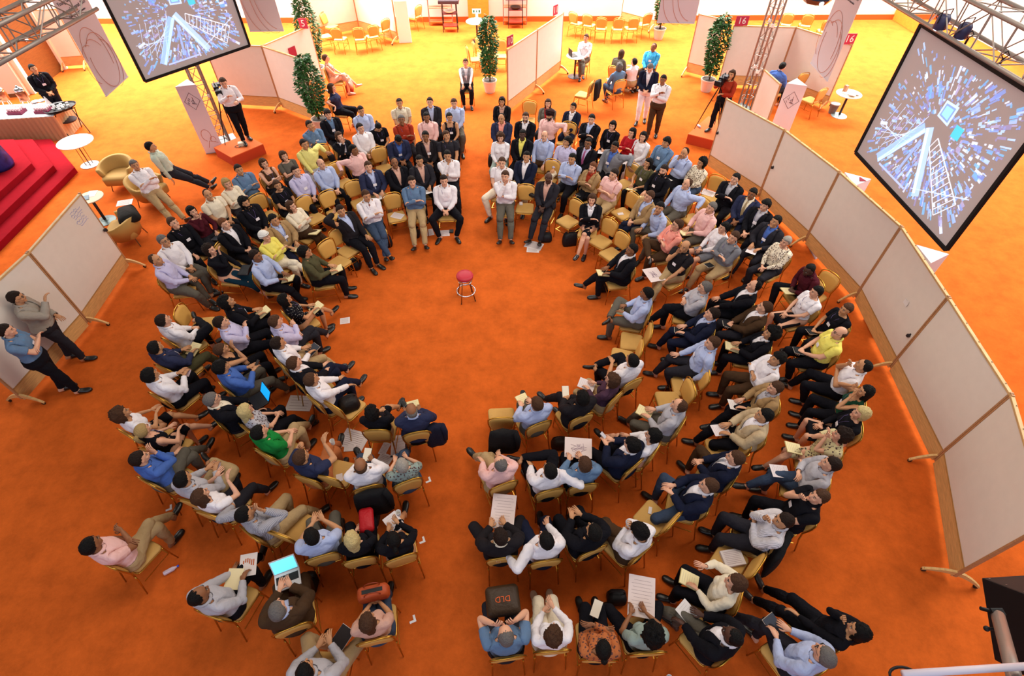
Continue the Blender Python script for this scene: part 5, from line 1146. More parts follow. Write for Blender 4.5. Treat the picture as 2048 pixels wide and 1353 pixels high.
# ================================================================ the people, one line each
# head pixel x y | sex | facing | legs | arms R L | top | bottom | hair | skin | options | label
PEOPLE = '''
799 207 M 0 f ll s,cr:p p,cr short,d b - |man in cream striped short-sleeved shirt at back of left block
860 205 M 0 f ll j,ch,lb p,ch short,d a - |man in dark suit in the back row of left block
908 207 M 0 f ll l,lb p,gb short,b a - |man in light blue shirt at aisle end of back left row
722 222 M 0 f ll l,lb p,bk short,k b - |young dark-haired man in light blue shirt beside the seated woman
656 229 M >780/420 f ll j,bk,sk p,bk full,d a b |man in black suit right beside the left ficus
620 251 M >760/450 f hc l,sk p,ch short,d b b |man in grey-blue shirt, hand at chin, left of the ficus
757 255 F 0 f ll s,bk p,bk pony,k b b,p=-35,L=8 |woman in black top looking down at her lap, left block
721 257 M 0 w ll l,wh p,kh short,d a - |man in white shirt with wide khaki knees, left block
803 240 M 0 f cc l,rs p,ch short,g c b |grey-haired man in rust red shirt, arms folded
853 235 M 0 f ll l,pk p,ch short,k c - |man in plain pink shirt behind the rust red shirt row
899 235 F 0 f ll t,bk p,bk bun,k b b |woman in black sleeveless top in the left block aisle seats
679 274 F 0 f hc j,bk,wh p,bk long,b a b |woman in black jacket with long brown hair, white collar
797 281 M 0 f ll j,bb,bl p,bk short,k c b,p=-35,L=10 |man in dark suit and blue shirt bowing his head
851 273 M 0 f ll j,dk,pf p,bk short,k c b |man in dark jacket over salmon shirt, two seats from aisle
893 272 M 0 f tt s,ch p,bk short,b b b,h=20 |man in charcoal short-sleeved shirt at the left aisle end
708 300 M 0 s ot l,pk p,bk short,k c h=25,T=15 |man in pale pink shirt stretching arm along empty chair
609 289 M >740/480 s to l,yl p,gy short,d b - |man in pale yellow shirt resting arm on chair back
568 313 F >720/500 f cc s,gb p,ch bob,b a - |woman in grey-brown blouse at outer edge of left block
528 328 F >700/500 f cc t,br p,bk bob,b a b |bare-armed woman in brown vest with folded arms
642 328 M 0 f ll l,lb p,bk bald,b a - |bald man in pale blue shirt beside an empty chair
789 326 M 0 x ll j,bk,pf p,bk recede,k c - |man in black suit and pink shirt left of another suited man
839 322 M 0 f nn j,ch,pf p,bk short,k b nbo |man in charcoal suit holding papers near the left aisle
895 312 M 0 e hc l,wh p,bk short,k b - |man in white shirt and black trousers, hand at chin, aisle
737 334 M >860/560 f nn j,bb,lb p,kh short,b a b,nbo |man in navy jacket and khaki trousers with notebook
592 343 M >800/540 f ll l,lv p,bk short,d a b |man in lavender blue shirt between two empty chairs
555 371 F >720/530 f ll s,bk p,bk short,b b b |woman in black polo shirt with short brown hair
824 364 M >850/640 e cc l,sk p,kh short,d a b |man in dark blue sweater and khaki trousers, front row
888 362 M >890/640 w ll l,wh p,bk short,d a b |man in white shirt and black trousers, last front-row seat
733 392 M >800/560 a cc l,wh p,dn short,b b b,tie=7a3a30 |man in white sweater and blue jeans, arms crossed
682 422 M >780/560 d Bt j,dk,lb p,bk short,d b L=-16,S=6 |man in dark jacket leaning back, hand behind head
583 413 F >720/540 x cc l,cr p,br long,b a nb |woman in beige top with long light brown hair
478 340 M >640/520 s cc l,sk p,gb short,d b b |man in blue-grey shirt, arms crossed, upper left row
454 368 F >620/520 f cc l,cr p,ch bob,l a - |woman with short blond hair in cream shirt, arms folded
416 390 M >620/560 f ll s,cr p,bk recede,d b - |balding man in cream short-sleeved shirt at left edge
490 406 M >640/560 s ll j,bk,bk p,bk wavy,k b b,bd |man in black with wild dark hair and beard
548 440 M >690/590 f nn j,tn,lb p,nv short,k b b,nb |man in tan jacket and light blue shirt writing
385 424 F >600/580 f hn l,mr p,ch bob,k a nbk |woman in dark maroon top with black bobbed hair
449 448 M >600/580 s ll j,bk,wh p,bk short,r a - |reddish-haired man in black suit with open white shirt
347 446 M >520/600 f tt l,bk p,bk short,b a b |man in black with brown hair at the left outer edge
530 473 F >660/590 x cc l,ye p,cr cap,e8e4dc a - |woman in yellow top wearing a white headband
328 482 M >480/620 s ll l,wh p,gb short,g b g |grey-haired man with glasses in white shirt, brown trousers
312 520 M >400/610 w ll l,lv p,gb recede,b b - |man in pale lavender shirt at outermost left corner seat
420 500 F >560/590 e ht l,bk K,tl wavy,d a lpt |woman in black top and long teal skirt with laptop
512 512 M >620/610 s nn l,lb p,bk short,d c nb |man in pale blue shirt writing in cream notebook, front left
610 504 M >690/590 f nn l,ol p,bk full,k b nb,g |person in olive top reading notes, hair dark, front left
270 331 M >345/440 E cc l,wh p,kh short,g b lift=.08,nochair,L=-14,shoe=241a16 |grey-haired man in white sweater leaning back with legs out
302 294 M >405/385 E dd l,sg p,ch short,k b lift=.14,nochair,L=-12 |man in pale green shirt leaning on the armchair
67 138 M >150/260 f ll j,bk,bk p,bk short,k b stand,b |young waiter in black behind the catering table
447 166 M >530/330 s um l,wh p,bk short,b a stand,rz,p=-8,L=4 |cameraman in white shirt on the left riser
652 117 F >700/190 x ll t,pf:f K,pf short,b a shoe=c08a70 |woman in pink flowered dress with crossed legs at back
664 176 F >790/260 s oo s,bb p,bk long,b a T=20 |woman in black top with arm over chair beside the ficus
931 126 F 0 f kk v,gr,wh p,bk bun,b a b |woman in grey vest and white shirt alone in centre aisle
1172 76 F 0 x ll l,wh p,gb short,b a b |woman in white shirt seated by the small white table
1243 108 F >1310/130 f ll l,gb p,gb long,b a L=22,p=-20 |woman in grey-brown cardigan bending forward
1238 134 F >1190/180 s tt j,sk,wh p,dn wavy,g b L=6,nbo |woman in blue-grey jacket and jeans with papers
1268 124 F >1180/140 K nn l,wh p,kh short,k a lift=-.26,nochair,L=4 |woman in white kneeling on the floor, dark hair
1307 95 M 0 w ll l,tq p,br recede,k c b |man in bright turquoise shirt seated at back right
1300 137 M >1230/420 s ll j,nv,wh p,wh short,g a stand,p=-25 |man in navy jacket and white trousers standing
1326 160 M >1230/420 s gc l,wh p,br short,k c stand |man in white shirt and dark trousers standing at right
1463 150 F >1330/330 s um l,rs p,bk long,b b stand,rz |camera woman in rust top on the right riser
1565 134 M >1640/160 f nn l,bl p,ch short,k a L=10,p=-15 |man in royal blue shirt behind the short partition
1004 204 F 0 f ll j,bk,pf p,bk bob,k b - |dark-haired woman in black jacket, first back-row seat right of aisle
1096 208 F 0 f ll j,gb,rd p,ch long,b a - |woman in grey cardigan and red top at the back
1146 215 F 0 f ll j,nv,wh p,nv bun,k b - |woman in navy jacket with wide white collar
1003 237 M 0 x ll j,bb,sa p,bk recede,k b - |man in dark suit and coral tie by the aisle
1051 235 M 0 f ll j,bk,wh p,bk short,b a bd,g |bearded man with glasses in black jacket
1099 231 M 0 s to l,pk p,nv turban,301818 b bd,T=-12 |man in dark turban and pink shirt, arm on chair
1183 239 M 0 x cc j,bk,lb p,bk short,k a - |man in black suit, arms crossed, upper right row
1225 252 F 0 f ll l,bk p,bk bob,k a b,wpo |woman in black sweater with black bobbed hair
1264 266 F 0 f cc l,rd p,bk long,k a wpo |woman in bright red top with folded arms
1286 274 F 0 f ll l,wh p,wh long,k a - |long-haired woman in white next to the red top
1001 276 F 0 f ll l,wh p,lg curly,b a - |curly-haired woman in white blouse at right block aisle
1045 270 M 0 f ll j,bk,ye p,bk short,k d - |man in black jacket over bright yellow shirt
1089 272 M 0 w tt l,lb p,br bald,b a - |bald man in light blue shirt, hands on knees
1134 284 M 0 f tt l,lv p,cr full,k b h=-30 |man in lavender shirt turning towards his neighbour
1176 287 M 0 f ll j,bk,lv p,bk short,k c tie=9a4a78,g |man in black suit with pink-purple tie
1229 294 M 0 s to j,gr,bl p,bk short,k c b |man in grey jacket and blue shirt, arm over chair
1332 285 M 0 w tt l,sk p,bk full,k b b |man in slate blue shirt at the upper right end
1369 306 M 0 f hc l,lb p,bk recede,d b nbo |balding man in pale blue shirt touching his chin
1403 326 F 0 f ll l,cr:f p,dn curly,k b - |curly-haired woman in patterned beige blouse
1296 327 F 0 f nn s,ol p,bk long,k b b,nb |woman in dark olive top holding a folder
1327 341 M 0 w nn l,bk p,bk short,d a b,bd,nb |bearded man in black sweater with white badge
1004 326 M 0 w ll s,wh p,cr short,b a - |man in white polo, elbows on knees, by the aisle
1053 314 M 0 X ll j,nv,wh p,kh short,k b nbo |man in navy blazer and khaki trousers, ankle on knee
1144 318 M 0 f cc l,lb p,bk short,k b - |stocky man in light blue shirt, arms crossed, right block
1185 335 F 0 x cc j,tn,rs p,bk short,r a bkk |person in beige jacket with short auburn hair
1010 353 M >1010/640 e hc l,wh p,gb short,b a - |man in white shirt with hand over mouth, front aisle seat
1097 356 M >1030/560 e ll j,ch,pf p,ch bald,w d - |tall man in charcoal pinstripe suit, legs stretched left
1227 349 M 0 s cc s,pk p,kh short,d a - |man in pink short-sleeved shirt, arms folded
1184 400 F >1150/620 y cc j,bk,wh k,bk bob,b a shoe=1a1214 |woman in black skirt suit with white collar, bare legs
1374 368 M 0 s to l,lb p,gb recede,b a - |man in light blue shirt leaning an arm on right-hand chair
1298 393 M 0 y ll j,tn,lb p,nv short,b a b |man in tan jacket over blue shirt, navy trousers
1319 416 M 0 w tt l,lb p,gb short,k b L=14,h=35 |man in pale blue shirt bending forward, facing away
1470 358 M >1300/560 f cc j,bk,gy p,bk short,k a - |young man in black suit nearest the long partition seam
1504 388 M >1330/590 f ll j,bb,cr p,nv short,k c tie=a08860 |man in dark suit with cream tie beside right partition
1530 411 M >1350/600 f ll j,bk,gy p,bk full,k a b |man in black jacket with grey scarf near right partition
1551 443 M >1360/620 s nn j,ch,bl p,ch short,k b b,wpo |man in charcoal suit with blue shirt and white sheets
1422 416 M 0 f nn l,pk p,gb short,g a nb |grey-haired man in pink shirt writing on his lap
1354 450 M 0 X cc l,sa p,br short,b a g,b |man with glasses in salmon checked shirt, arms folded
1447 455 F 0 f ll l,wh h,gr pony,k a T=10 |woman in white sweater and grey shorts looking up
1467 475 M >1250/640 s cc l,gr p,kh short,b a b,bkk |man in grey shirt and khaki trousers with black notebook
1571 484 F >1380/640 f ll l,cr:f p,ch short,w a - |grey-haired woman in flowered blouse by right partition
1370 493 M >1210/650 x ht s,dk p,kh bald,b b b,big |bald man in dark t-shirt with a big drawing sheet
1263 500 M >1150/600 y nn j,bk,wh p,bk short,k c nb |man in black suit and white shirt with yellow pad
1618 540 M >1500/640 w ll l,mr p,bk buzz,k d nb,L=18,p=-20 |man in dark maroon shirt leaning forward with notebook
1632 584 F >1450/690 f ll s,wh k,bk short,k a b |woman in black pinafore dress over white blouse
1692 619 F >1500/720 f ll s,bk p,bk short,b b b,bkk |short-haired woman in black t-shirt with lanyard
1679 666 M >1480/740 s ll s,ye p,bk bald,b a g,b,bkk |bald man with glasses in bright yellow shirt
1508 572 M >1320/640 f kk j,bk,wh p,bk recede,k a p=14 |man in black pinstripe suit gazing up, hands joined
1529 615 M >1330/680 f ll j,br,wh p,ch short,b a p=14,bkk |man in brown jacket and white shirt, hands clasped
1541 667 F >1350/720 f nn j,bk,wh p,bk afro,k b nb |woman with big curly black hair and white top
1409 575 M >1240/640 x cc l,gy p,bk short,g a g,p=8 |man with grey hair and glasses, arms crossed, dark trousers
1293 587 M >1180/660 X nn l,lb p,gb short,k c nb |man in pale blue shirt, ankle on knee, holding a book
1424 628 M >1280/700 s nn j,nv,lb p,nv short,d a bkk |man in navy suit reading from a small black book
1424 686 M >1290/760 s td l,lb p,ch short,b a b |brown-haired man in light blue shirt, arm hanging down
1264 721 M >1170/730 X tm s,wh p,bk short,k b - |man in white shirt seen from above, legs crossed wide
1554 718 M >1380/800 f cc l,wh p,br full,k b - |man in white shirt with folded arms, wavy black hair
1727 732 M >1560/780 s hc s,wh p,bk buzz,k b h=-10 |man in white shirt, hand raised to face, right edge
1729 784 F >1550/830 f jj t,dg p,bk long,k b b |woman in dark green top with both arms raised
1721 827 F >1540/880 f ll l,bk k,bk bob,y a b |blond woman in black dress with pencil, right edge
1550 776 F >1380/850 x nn j,tn,gy p,bk short,b a nbo |person in tan jacket with brown hair writing notes
1528 831 M >1380/900 s nn j,bj,wh p,bk short,k b wpo |man in cream linen jacket holding a red marked sheet
1682 870 F >1500/930 x hh s,cm:f k,cm:f curly,d a nb |curly-haired woman in leopard patterned dress
1223 760 F >1130/790 f nn l,pu p,kh wavy,b a g,wpo |woman with brown hair and glasses in purple top
1164 795 M >1100/800 x ll j,dk,dk p,dk full,k b nbs |man in black jacket seen from above, leg crossed
1073 807 M >1020/800 y nn l,lb p,gb short,b a nb |brown-haired man in light blue shirt, empty seat at left
1358 811 M >1250/860 s nn l,gy p,gb recede,b a nb |man in grey shirt with cream pad, chin raised
1305 871 F >1190/900 y nn l,wh k,bk bob,k a - |black-haired woman in white top beside suited man
1263 890 M >1180/920 f mm j,nv,wh p,bk full,k a ph |man in dark suit looking at a small phone
1000 927 M >960/900 x tt l,pk p,kh recede,g a - |grey-haired man in pink shirt with khaki trousers
1099 941 M >1060/920 X ot l,wh p,bk short,k b - |man in white shirt, elbow on chair back, head turned
1169 928 M >1130/920 d nn l,sk p,bk short,b a big |man in slate blue shirt with large drawing on lap
1470 916 M >1340/950 w ll j,nv,wh p,br short,b a p=8,tie=8a8a90 |man in navy jacket and brown corduroy trousers
1417 971 M >1280/1020 w mm j,nv,wh p,dn short,b a p=10 |man in navy jacket and blue jeans holding cup
1661 928 M >1480/970 x cc l,gy p,dn short,d a wpo |man in light grey shirt and jeans with white papers
1637 994 M >1460/1050 f ht s,bk p,bk short,b a b |man in black t-shirt with hand near his mouth
1566 1042 M >1400/1080 f hc l,wh:s p,ch short,d b - |man in finely striped white shirt, dark jacket behind
1278 1063 M >1180/1060 x hc l,wh p,br full,k b p=-15 |man in white shirt curled up, hands at face
1000 1072 M 0 w nn j,dk,cr p,dk short,d b wbig |man in dark brown suit over large handwritten sheet
1091 1080 M >1060/1030 s to l,wh p,nv short,k a h=18 |broad man in white shirt seen from behind
1187 1063 M >1130/1060 f mm j,bk,bk p,bk short,k b - |man in black suit seen from above, hands together
1470 1165 F >1330/1180 f un l,cr p,bk bob,b a nb |woman in cream top with grey scarf writing
1716 1262 F >1520/1200 e ht l,bk p,bk long,k b L=-20,shoe=2a1a14 |long black-haired woman in black reclining sideways
1648 1310 M >1480/1240 x nn l,lb p,ch short,g a g,nbk |grey-haired man with glasses in pale blue shirt, lower right
1464 1272 M >1310/1210 x nt j,bk,wh p,gb buzz,k d nbo |dark-skinned man in black jacket and khaki trousers
1303 1265 F >1240/1170 w nn s,lg p,bk afro,k c wbig |woman in green top with huge dark curly hair
1206 1297 F >1170/1160 d cc l,og:f p,bk bun,k c nbs,L=-18 |woman in orange-brown patterned blouse, head tipped back
1107 1268 F >1080/1160 d ml l,wh p,cr wavy,b a shoe=c8a890 |woman in white knit top and cream trousers
1011 1270 M 0 s jj s,sk p,ch recede,g a bagb |man in grey-blue t-shirt with hands at his face
454 604 M >600/650 s nn l,bk p,bk wavy,k b b,nb |person in black sweater with wavy black hair and lanyard
570 599 F >690/640 x nn s,bk:d k,bk:d long,k b b,nb |woman in black polka dot dress with legs crossed
327 641 M >460/680 X ll l,wh p,bk short,d a - |man in white shirt with ankle on knee, left rows
443 645 M >600/700 f cc l,lv p,bk short,d a - |man in pale lavender shirt, arms crossed, black trousers
552 643 M >690/680 x cc l,lv p,ch short,b a - |man in lilac shirt, arms folded, front left row
311 695 M >440/730 s nn l,bb p,ol short,k b b,nb |man in navy sweater and olive trousers with notepad
443 699 F >600/730 f hc t,bk p,bk short,b b - |bare-armed woman in black tank top, hand on cheek
556 686 M >690/720 s nn l,wh p,kh short,d b nbk |man in white shirt and khaki trousers with notebook
589 726 M >730/750 x lt j,bk,wh p,nv short,b a - |man in black suit with one leg crossed, front left
301 750 M >430/790 f mm l,wh p,bk full,k b wps |man in white shirt with curly black hair, left edge
443 734 M >580/770 s mm l,bl p,gb full,k b phn |man in royal blue shirt typing on a handheld
623 759 M >750/780 x kk l,wh p,nv short,b b - |man in white shirt, hands clasped on knee, front row
425 799 M >580/830 s tt j,bk,cr p,ch short,g a g,lap |grey-haired man in glasses and black suit with laptop
492 821 F >620/840 s ll s,gy:f p,bk long,y a g |blond woman with glasses in patterned blouse
243 828 F >400/840 y mm s,wh k,bk curly,b b - |woman with brown curly hair, white top, black skirt
286 861 F >430/850 y nn t,bk k,bk pony,l a b |blond woman in black halter top and black skirt
280 917 M >450/910 x ht l,bl p,gb short,d a - |man in bright blue shirt with his hand at mouth
366 958 M >510/930 X mm l,gy p,kh short,k b wps |man in light grey shirt and khaki trousers with card
402 992 F >540/960 s uu s,wh p,ch long,b a - |woman in white top with long brown hair from behind
519 864 M >660/850 x ll s,gn p,kh short,k a - |man in bright green sweater and khaki trousers
603 914 M >720/880 x uj s,bb p,og short,b b cupx |man in navy t-shirt with arm raised to his forehead
745 824 F >790/800 y ll l,bk k,bk wavy,k b - |black-haired woman in black seen from above
823 821 M >830/790 x nt j,bb,lb p,bk bald,g c nb |bald dark-skinned man in navy suit with yellow paper
721 931 M >740/880 x nt l,wh p,dn bald,b c nbs |bald man in white shirt with book, jacket behind him
804 930 F >790/880 y nn s,lg:f p,dn short,w a - |grey-haired woman in green patterned top and jeans
491 1027 M >640/1010 s jo l,gy:s p,kh short,k b - |man in grey striped shirt resting his hand on his head
183 1090 M >380/1050 x cc s,pk p,kh short,k c L=-12 |lone man in pink shirt and khaki trousers, lower left
399 1191 M >560/1120 x nt l,gy p,bk recede,k c wpc |man in grey-white shirt with colourful chart on lap
556 1219 M >600/1130 f mm j,br,lb p,br short,g a lap2 |man in brown jacket typing on white laptop
736 1242 F >765/1150 d ll s,pf p,dn long,b b bago |woman in shiny top with orange handbag on her lap
623 1072 M >660/1010 f mm s,lb p,gb short,k b - |man in light blue short-sleeved shirt from behind
704 1077 F >735/1010 s ll v,bk,bk p,bk long,y a bagr |woman with long blond hair and black cardigan
788 1078 F >790/1020 y mn l,bk k,bk pony,k b cupw,wpo |woman in black with dark ponytail holding a cup
611 1343 M >700/1250 w mn l,gy p,kh short,k b tab |man in grey shirt and khaki trousers at bottom edge
'''
HELD = []
def held(kind, root, sc, lab, PZ):
    """things people hold or keep on their laps stay things of their own"""
    Mx = root.matrix_basis.copy(); who = lab.split(',')[0]; who = ' '.join(who.split()[:8])
    def put(o, v, rot=(0, 0, 0)):
        o.matrix_world = Mx @ Matrix.Translation(v) @ Euler(rot).to_matrix().to_4x4() ; o.scale = (1/1,)*3
    lap = (0, .37, .685)
    def sheet(name, w_, d_, t, col, label, cat, v=lap, rot=(.25, 0, .1), lines=0, cover=None):
        r = thing(name, (0, 0, 0), 0, label, cat, 'things held by the audience')
        link('pages', MB().box((0, 0, t/2), (w_, d_, t)).mesh('pages'), mat(col, .8), r)
        if cover: link('cover', MB().box((0, 0, -.002), (w_+.01, d_+.01, .005)).mesh('cover'), mat(cover, .5), r)
        if lines:
            mb = MB()
            for k in range(lines): mb.box((random.uniform(-.02, .02)*w_, d_*(.38-.76*k/lines), t+.0008), (w_*random.uniform(.5, .85), d_*.007, .0012))
            link('writing', mb.mesh('writing'), mat('a89498', .8), r)
        put(r, v, rot); return r
    if kind == 'nb': sheet('notebook', .19, .25, .012, 'e8d8a4', 'cream notebook on the lap of the '+who, 'notebook', cover='c8b070', lines=6)
    elif kind == 'nbo': sheet('paper', .20, .27, .004, 'ded6d0', 'white papers on the lap of the '+who, 'paper', lines=6)
    elif kind == 'nbs': sheet('notebook', .11, .20, .02, 'e8dcc8', 'small book held by the '+who, 'notebook', cover='2a2426', v=(.03, .38, .72), rot=(.3, 0, -.4))
    elif kind == 'nbk': sheet('notebook', .17, .23, .012, '3a3e48', 'dark notebook on the lap of the '+who, 'notebook', cover='c8b8a8')
    elif kind == 'bkk': sheet('notebook', .13, .18, .014, '17181c', 'small black notebook on the lap of the '+who, 'notebook', cover='e0d8c8', v=(0, .34, .685))
    elif kind == 'wpo': sheet('paper', .21, .28, .004, 'dcd0d0', 'white sheets on the lap of the '+who, 'paper', rot=(.15, 0, .4), lines=7)
    elif kind == 'wps': sheet('paper', .12, .13, .004, 'e0c8cc', 'small pale card held by the '+who, 'card', v=(0, .36, .80), rot=(.5, 0, .2), lines=3)
    elif kind == 'wpc':
        r = sheet('paper', .22, .29, .004, 'dccfc8', 'orange bar chart on the lap of the '+who, 'paper', v=(.02, .44, .70), rot=(.1, 0, .5))
        mb = MB()
        for k in range(6): mb.box((-.06+.026*k, .04+.02*math.sin(k), .006), (.014, .04+.008*k, .002))
        link('chart_bars', mb.mesh('chart_bars'), mat('b85a2c', .7), r)
        sheet('notebook', .2, .26, .01, 'ecdcb0', 'cream folder on the lap of the '+who, 'folder', v=(-.04, .24, .70), rot=(.1, 0, .3))
    elif kind in ('big', 'wbig'):
        r = sheet('drawing_sheet', .42 if kind == 'big' else .34, .34 if kind == 'big' else .5, .003, 'dccac6', 'large sheet on the knees of the '+who, 'sheet', v=(.10, .46, .69), rot=(.06, 0, -.25), lines=9 if kind == 'wbig' else 0)
        if kind == 'big':
            mb = MB()
            for k in range(7): mb.tube([(random.uniform(-.14, .14), random.uniform(-.1, .1), .006) for _ in range(3)], .002, 3)
            link('drawn_lines', mb.mesh('drawn_lines'), mat('8a6a8a', .7), r)
    elif kind in ('lap', 'lap2', 'lpt'):
        z = .69; c = {'lap': ('1a1a1e', '18a0f0'), 'lap2': ('d4d0d0', '70e0f8'), 'lpt': ('1c1c20', '2a2c30')}[kind]
        r = thing('laptop', (0, 0, 0), 0, 'open laptop on the lap of the '+who, 'laptop')
        link('keyboard_base', MB().box((0, 0, .01), (.32, .23, .02)).mesh('keyboard_base', bevel=.003), mat(c[0], .4), r)
        link('keys', MB().box((0, .02, .021), (.28, .10, .003)).mesh('keys'), DARK, r)
        A_ = Matrix.Translation((0, .115, .02)) @ Matrix.Rotation(math.radians(-28), 4, 'X')
        l_ = link('screen_lid', MB().box((0, 0, .11), (.32, .012, .22)).mesh('screen_lid', bevel=.003), mat(c[0], .4), r); l_.matrix_local = A_
        s_ = link('lit_display', MB().box((0, -.008, .11), (.29, .004, .19)).mesh('lit_display'), mat(c[1], .4, emit=0 if kind == 'lpt' else .9), r); s_.matrix_local = A_
        put(r, (.0, .42, z), (0, 0, 0))
    elif kind in ('ph', 'phn'):
        o = link('phone', MB().box((0, 0, 0), (.055, .11, .014)).mesh('phone', bevel=.004), mat('c8c4c8' if kind == 'ph' else '3a3430', .3)); tag(o, 'small phone held by the '+who, 'phone'); put(o, (0, .40, .89), (.6, 0, .2))
    elif kind == 'tab': sheet('tablet', .18, .25, .012, '241c1c', 'dark tablet case on the lap of the '+who, 'tablet', v=(.14, .36, .70), rot=(.1, 0, -.5), cover='cfc4c0')
    elif kind in ('cupw', 'cupx'):
        o = link('paper_cup', MB().lathe([(.028, 0), (.038, .09), (.036, .09), (.026, .01)], n=14).mesh('paper_cup'), WHITE); tag(o, 'white paper cup held by the '+who, 'cup'); put(o, (.1, .38, .86))
    elif kind in ('bago', 'bagb', 'bagr'):
        c, nm_, v, s = {'bago': ('b04a22', 'orange leather handbag', (0, .36, .68), (.40, .17, .20)), 'bagb': ('3a2818', 'brown lettered bag', (.02, .42, .69), (.42, .36, .12)), 'bagr': ('b0141e', 'bright red garment', (.1, .38, .67), (.20, .36, .10))}[kind]
        r = thing({'bago': 'handbag', 'bagb': 'shoulder_bag', 'bagr': 'garment'}[kind], (0, 0, 0), 0, nm_+' on the lap of the '+who, 'bag' if kind != 'bagr' else 'garment')
        w_, d_, h_ = s; rings = [[(x*k, y*k, z) for x, y in rrect(w_/2, w_/2, -d_/2, d_/2, .05)] for z, k in ((0, .92), (h_*.3, 1.02), (h_*.8, .96), (h_, .72))]
        link('bag_body' if kind != 'bagr' else 'folded_cloth', MB().loft(rings).mesh('bag_body', smooth=True), mat(c, .5, bump=.3, bscale=30), r)
        if kind == 'bago':
            for y in (-.06, .06): link('handle', MB().tube([(.10*math.cos(a), y, h_-.01+.10*math.sin(a)) for a in [math.pi*q/10 for q in range(11)]], .007, 6).mesh('handle'), mat('8a3418', .5), r)
            link('zip_opening', MB().box((0, 0, h_+.002), (.26, .05, .006)).mesh('zip_opening', bevel=.002), DARK, r)
        if kind == 'bagb': place_text('DLD', .10, r, frame(Vector((0, 0, h_+.004)), (-1, 0, 0), (0, 0, 1)), mat('d85a20', .6))
        put(r, v)
random.seed(21)
def parse_opts(s):
    o = {}; hs = []
    for t in s.split(','):
        if '=' in t:
            k, v = t.split('=')
            o[k] = v if k in ('tie', 'shoe', 'lan') else float(v)
        elif t in ('b', 'g', 'bd', 'stand', 'nochair', 'rz'): o[t] = 1
        elif t != '-': hs.append(t)
    return o, hs
seen = set()
for line in PEOPLE.strip().split('\n'):
    a, lab = line.split('|'); lab = lab.strip(); f = a.split()
    x, y, sex, fc, legs, arms = float(f[0]), float(f[1]), f[2], f[3], f[4], f[5]
    top = f[6].split(','); bot = f[7].split(','); hair = f[8].split(','); sk = f[9]; o, hs = parse_opts(f[10])
    assert lab not in seen, lab; seen.add(lab)
    assert 4 <= len(lab.split()) <= 16, lab
    stand = 'stand' in o; z0 = .3 if 'rz' in o else 0
    if 'h' not in o: o['h'] = random.uniform(-14, 14)
    if 'p' not in o: o['p'] = random.uniform(4, 15)
    if 'L' not in o and not stand: o['L'] = random.uniform(-11, -4)
    if 'bx' not in o: o['bx'] = random.uniform(-.03, .03)
    B = BASES[(1 if stand else 0, 1 if sex == 'F' else 0)]
    PZ = pose(B, legs, arms, o.get('L', 0), o.get('T', 0), o['h'], o['p'], o.get('S', 0), o.get('lift', 0)); sc = 1.0 if sex == 'F' else 1.055
    hc = PZ['head']*sc
    wp = P(x, y, hc[2]+z0); tgt = FOC
    if fc[0] == '>': u, v = fc[1:].split('/'); tgt = P(float(u), float(v))
    ang = face(wp, tgt); c, s = math.cos(ang), math.sin(ang)
    loc = Vector((wp.x-(hc[0]*c-hc[1]*s), wp.y-(hc[0]*s+hc[1]*c), z0))
    root, PZ, sc = person(loc, ang, sex, stand, legs, arms, top, bot, hair, sk, lab, o)
    root['zz'] = 0; del root['zz']
    if not stand and 'nochair' not in o:
        cl = ' '.join(lab.split()[:11]).rstrip(',')
        make_chair((loc.x-s*.06, loc.y+c*.06), ang, 'banquet chair under the '+cl)
    for k in hs: held(k, root, sc, lab, PZ)
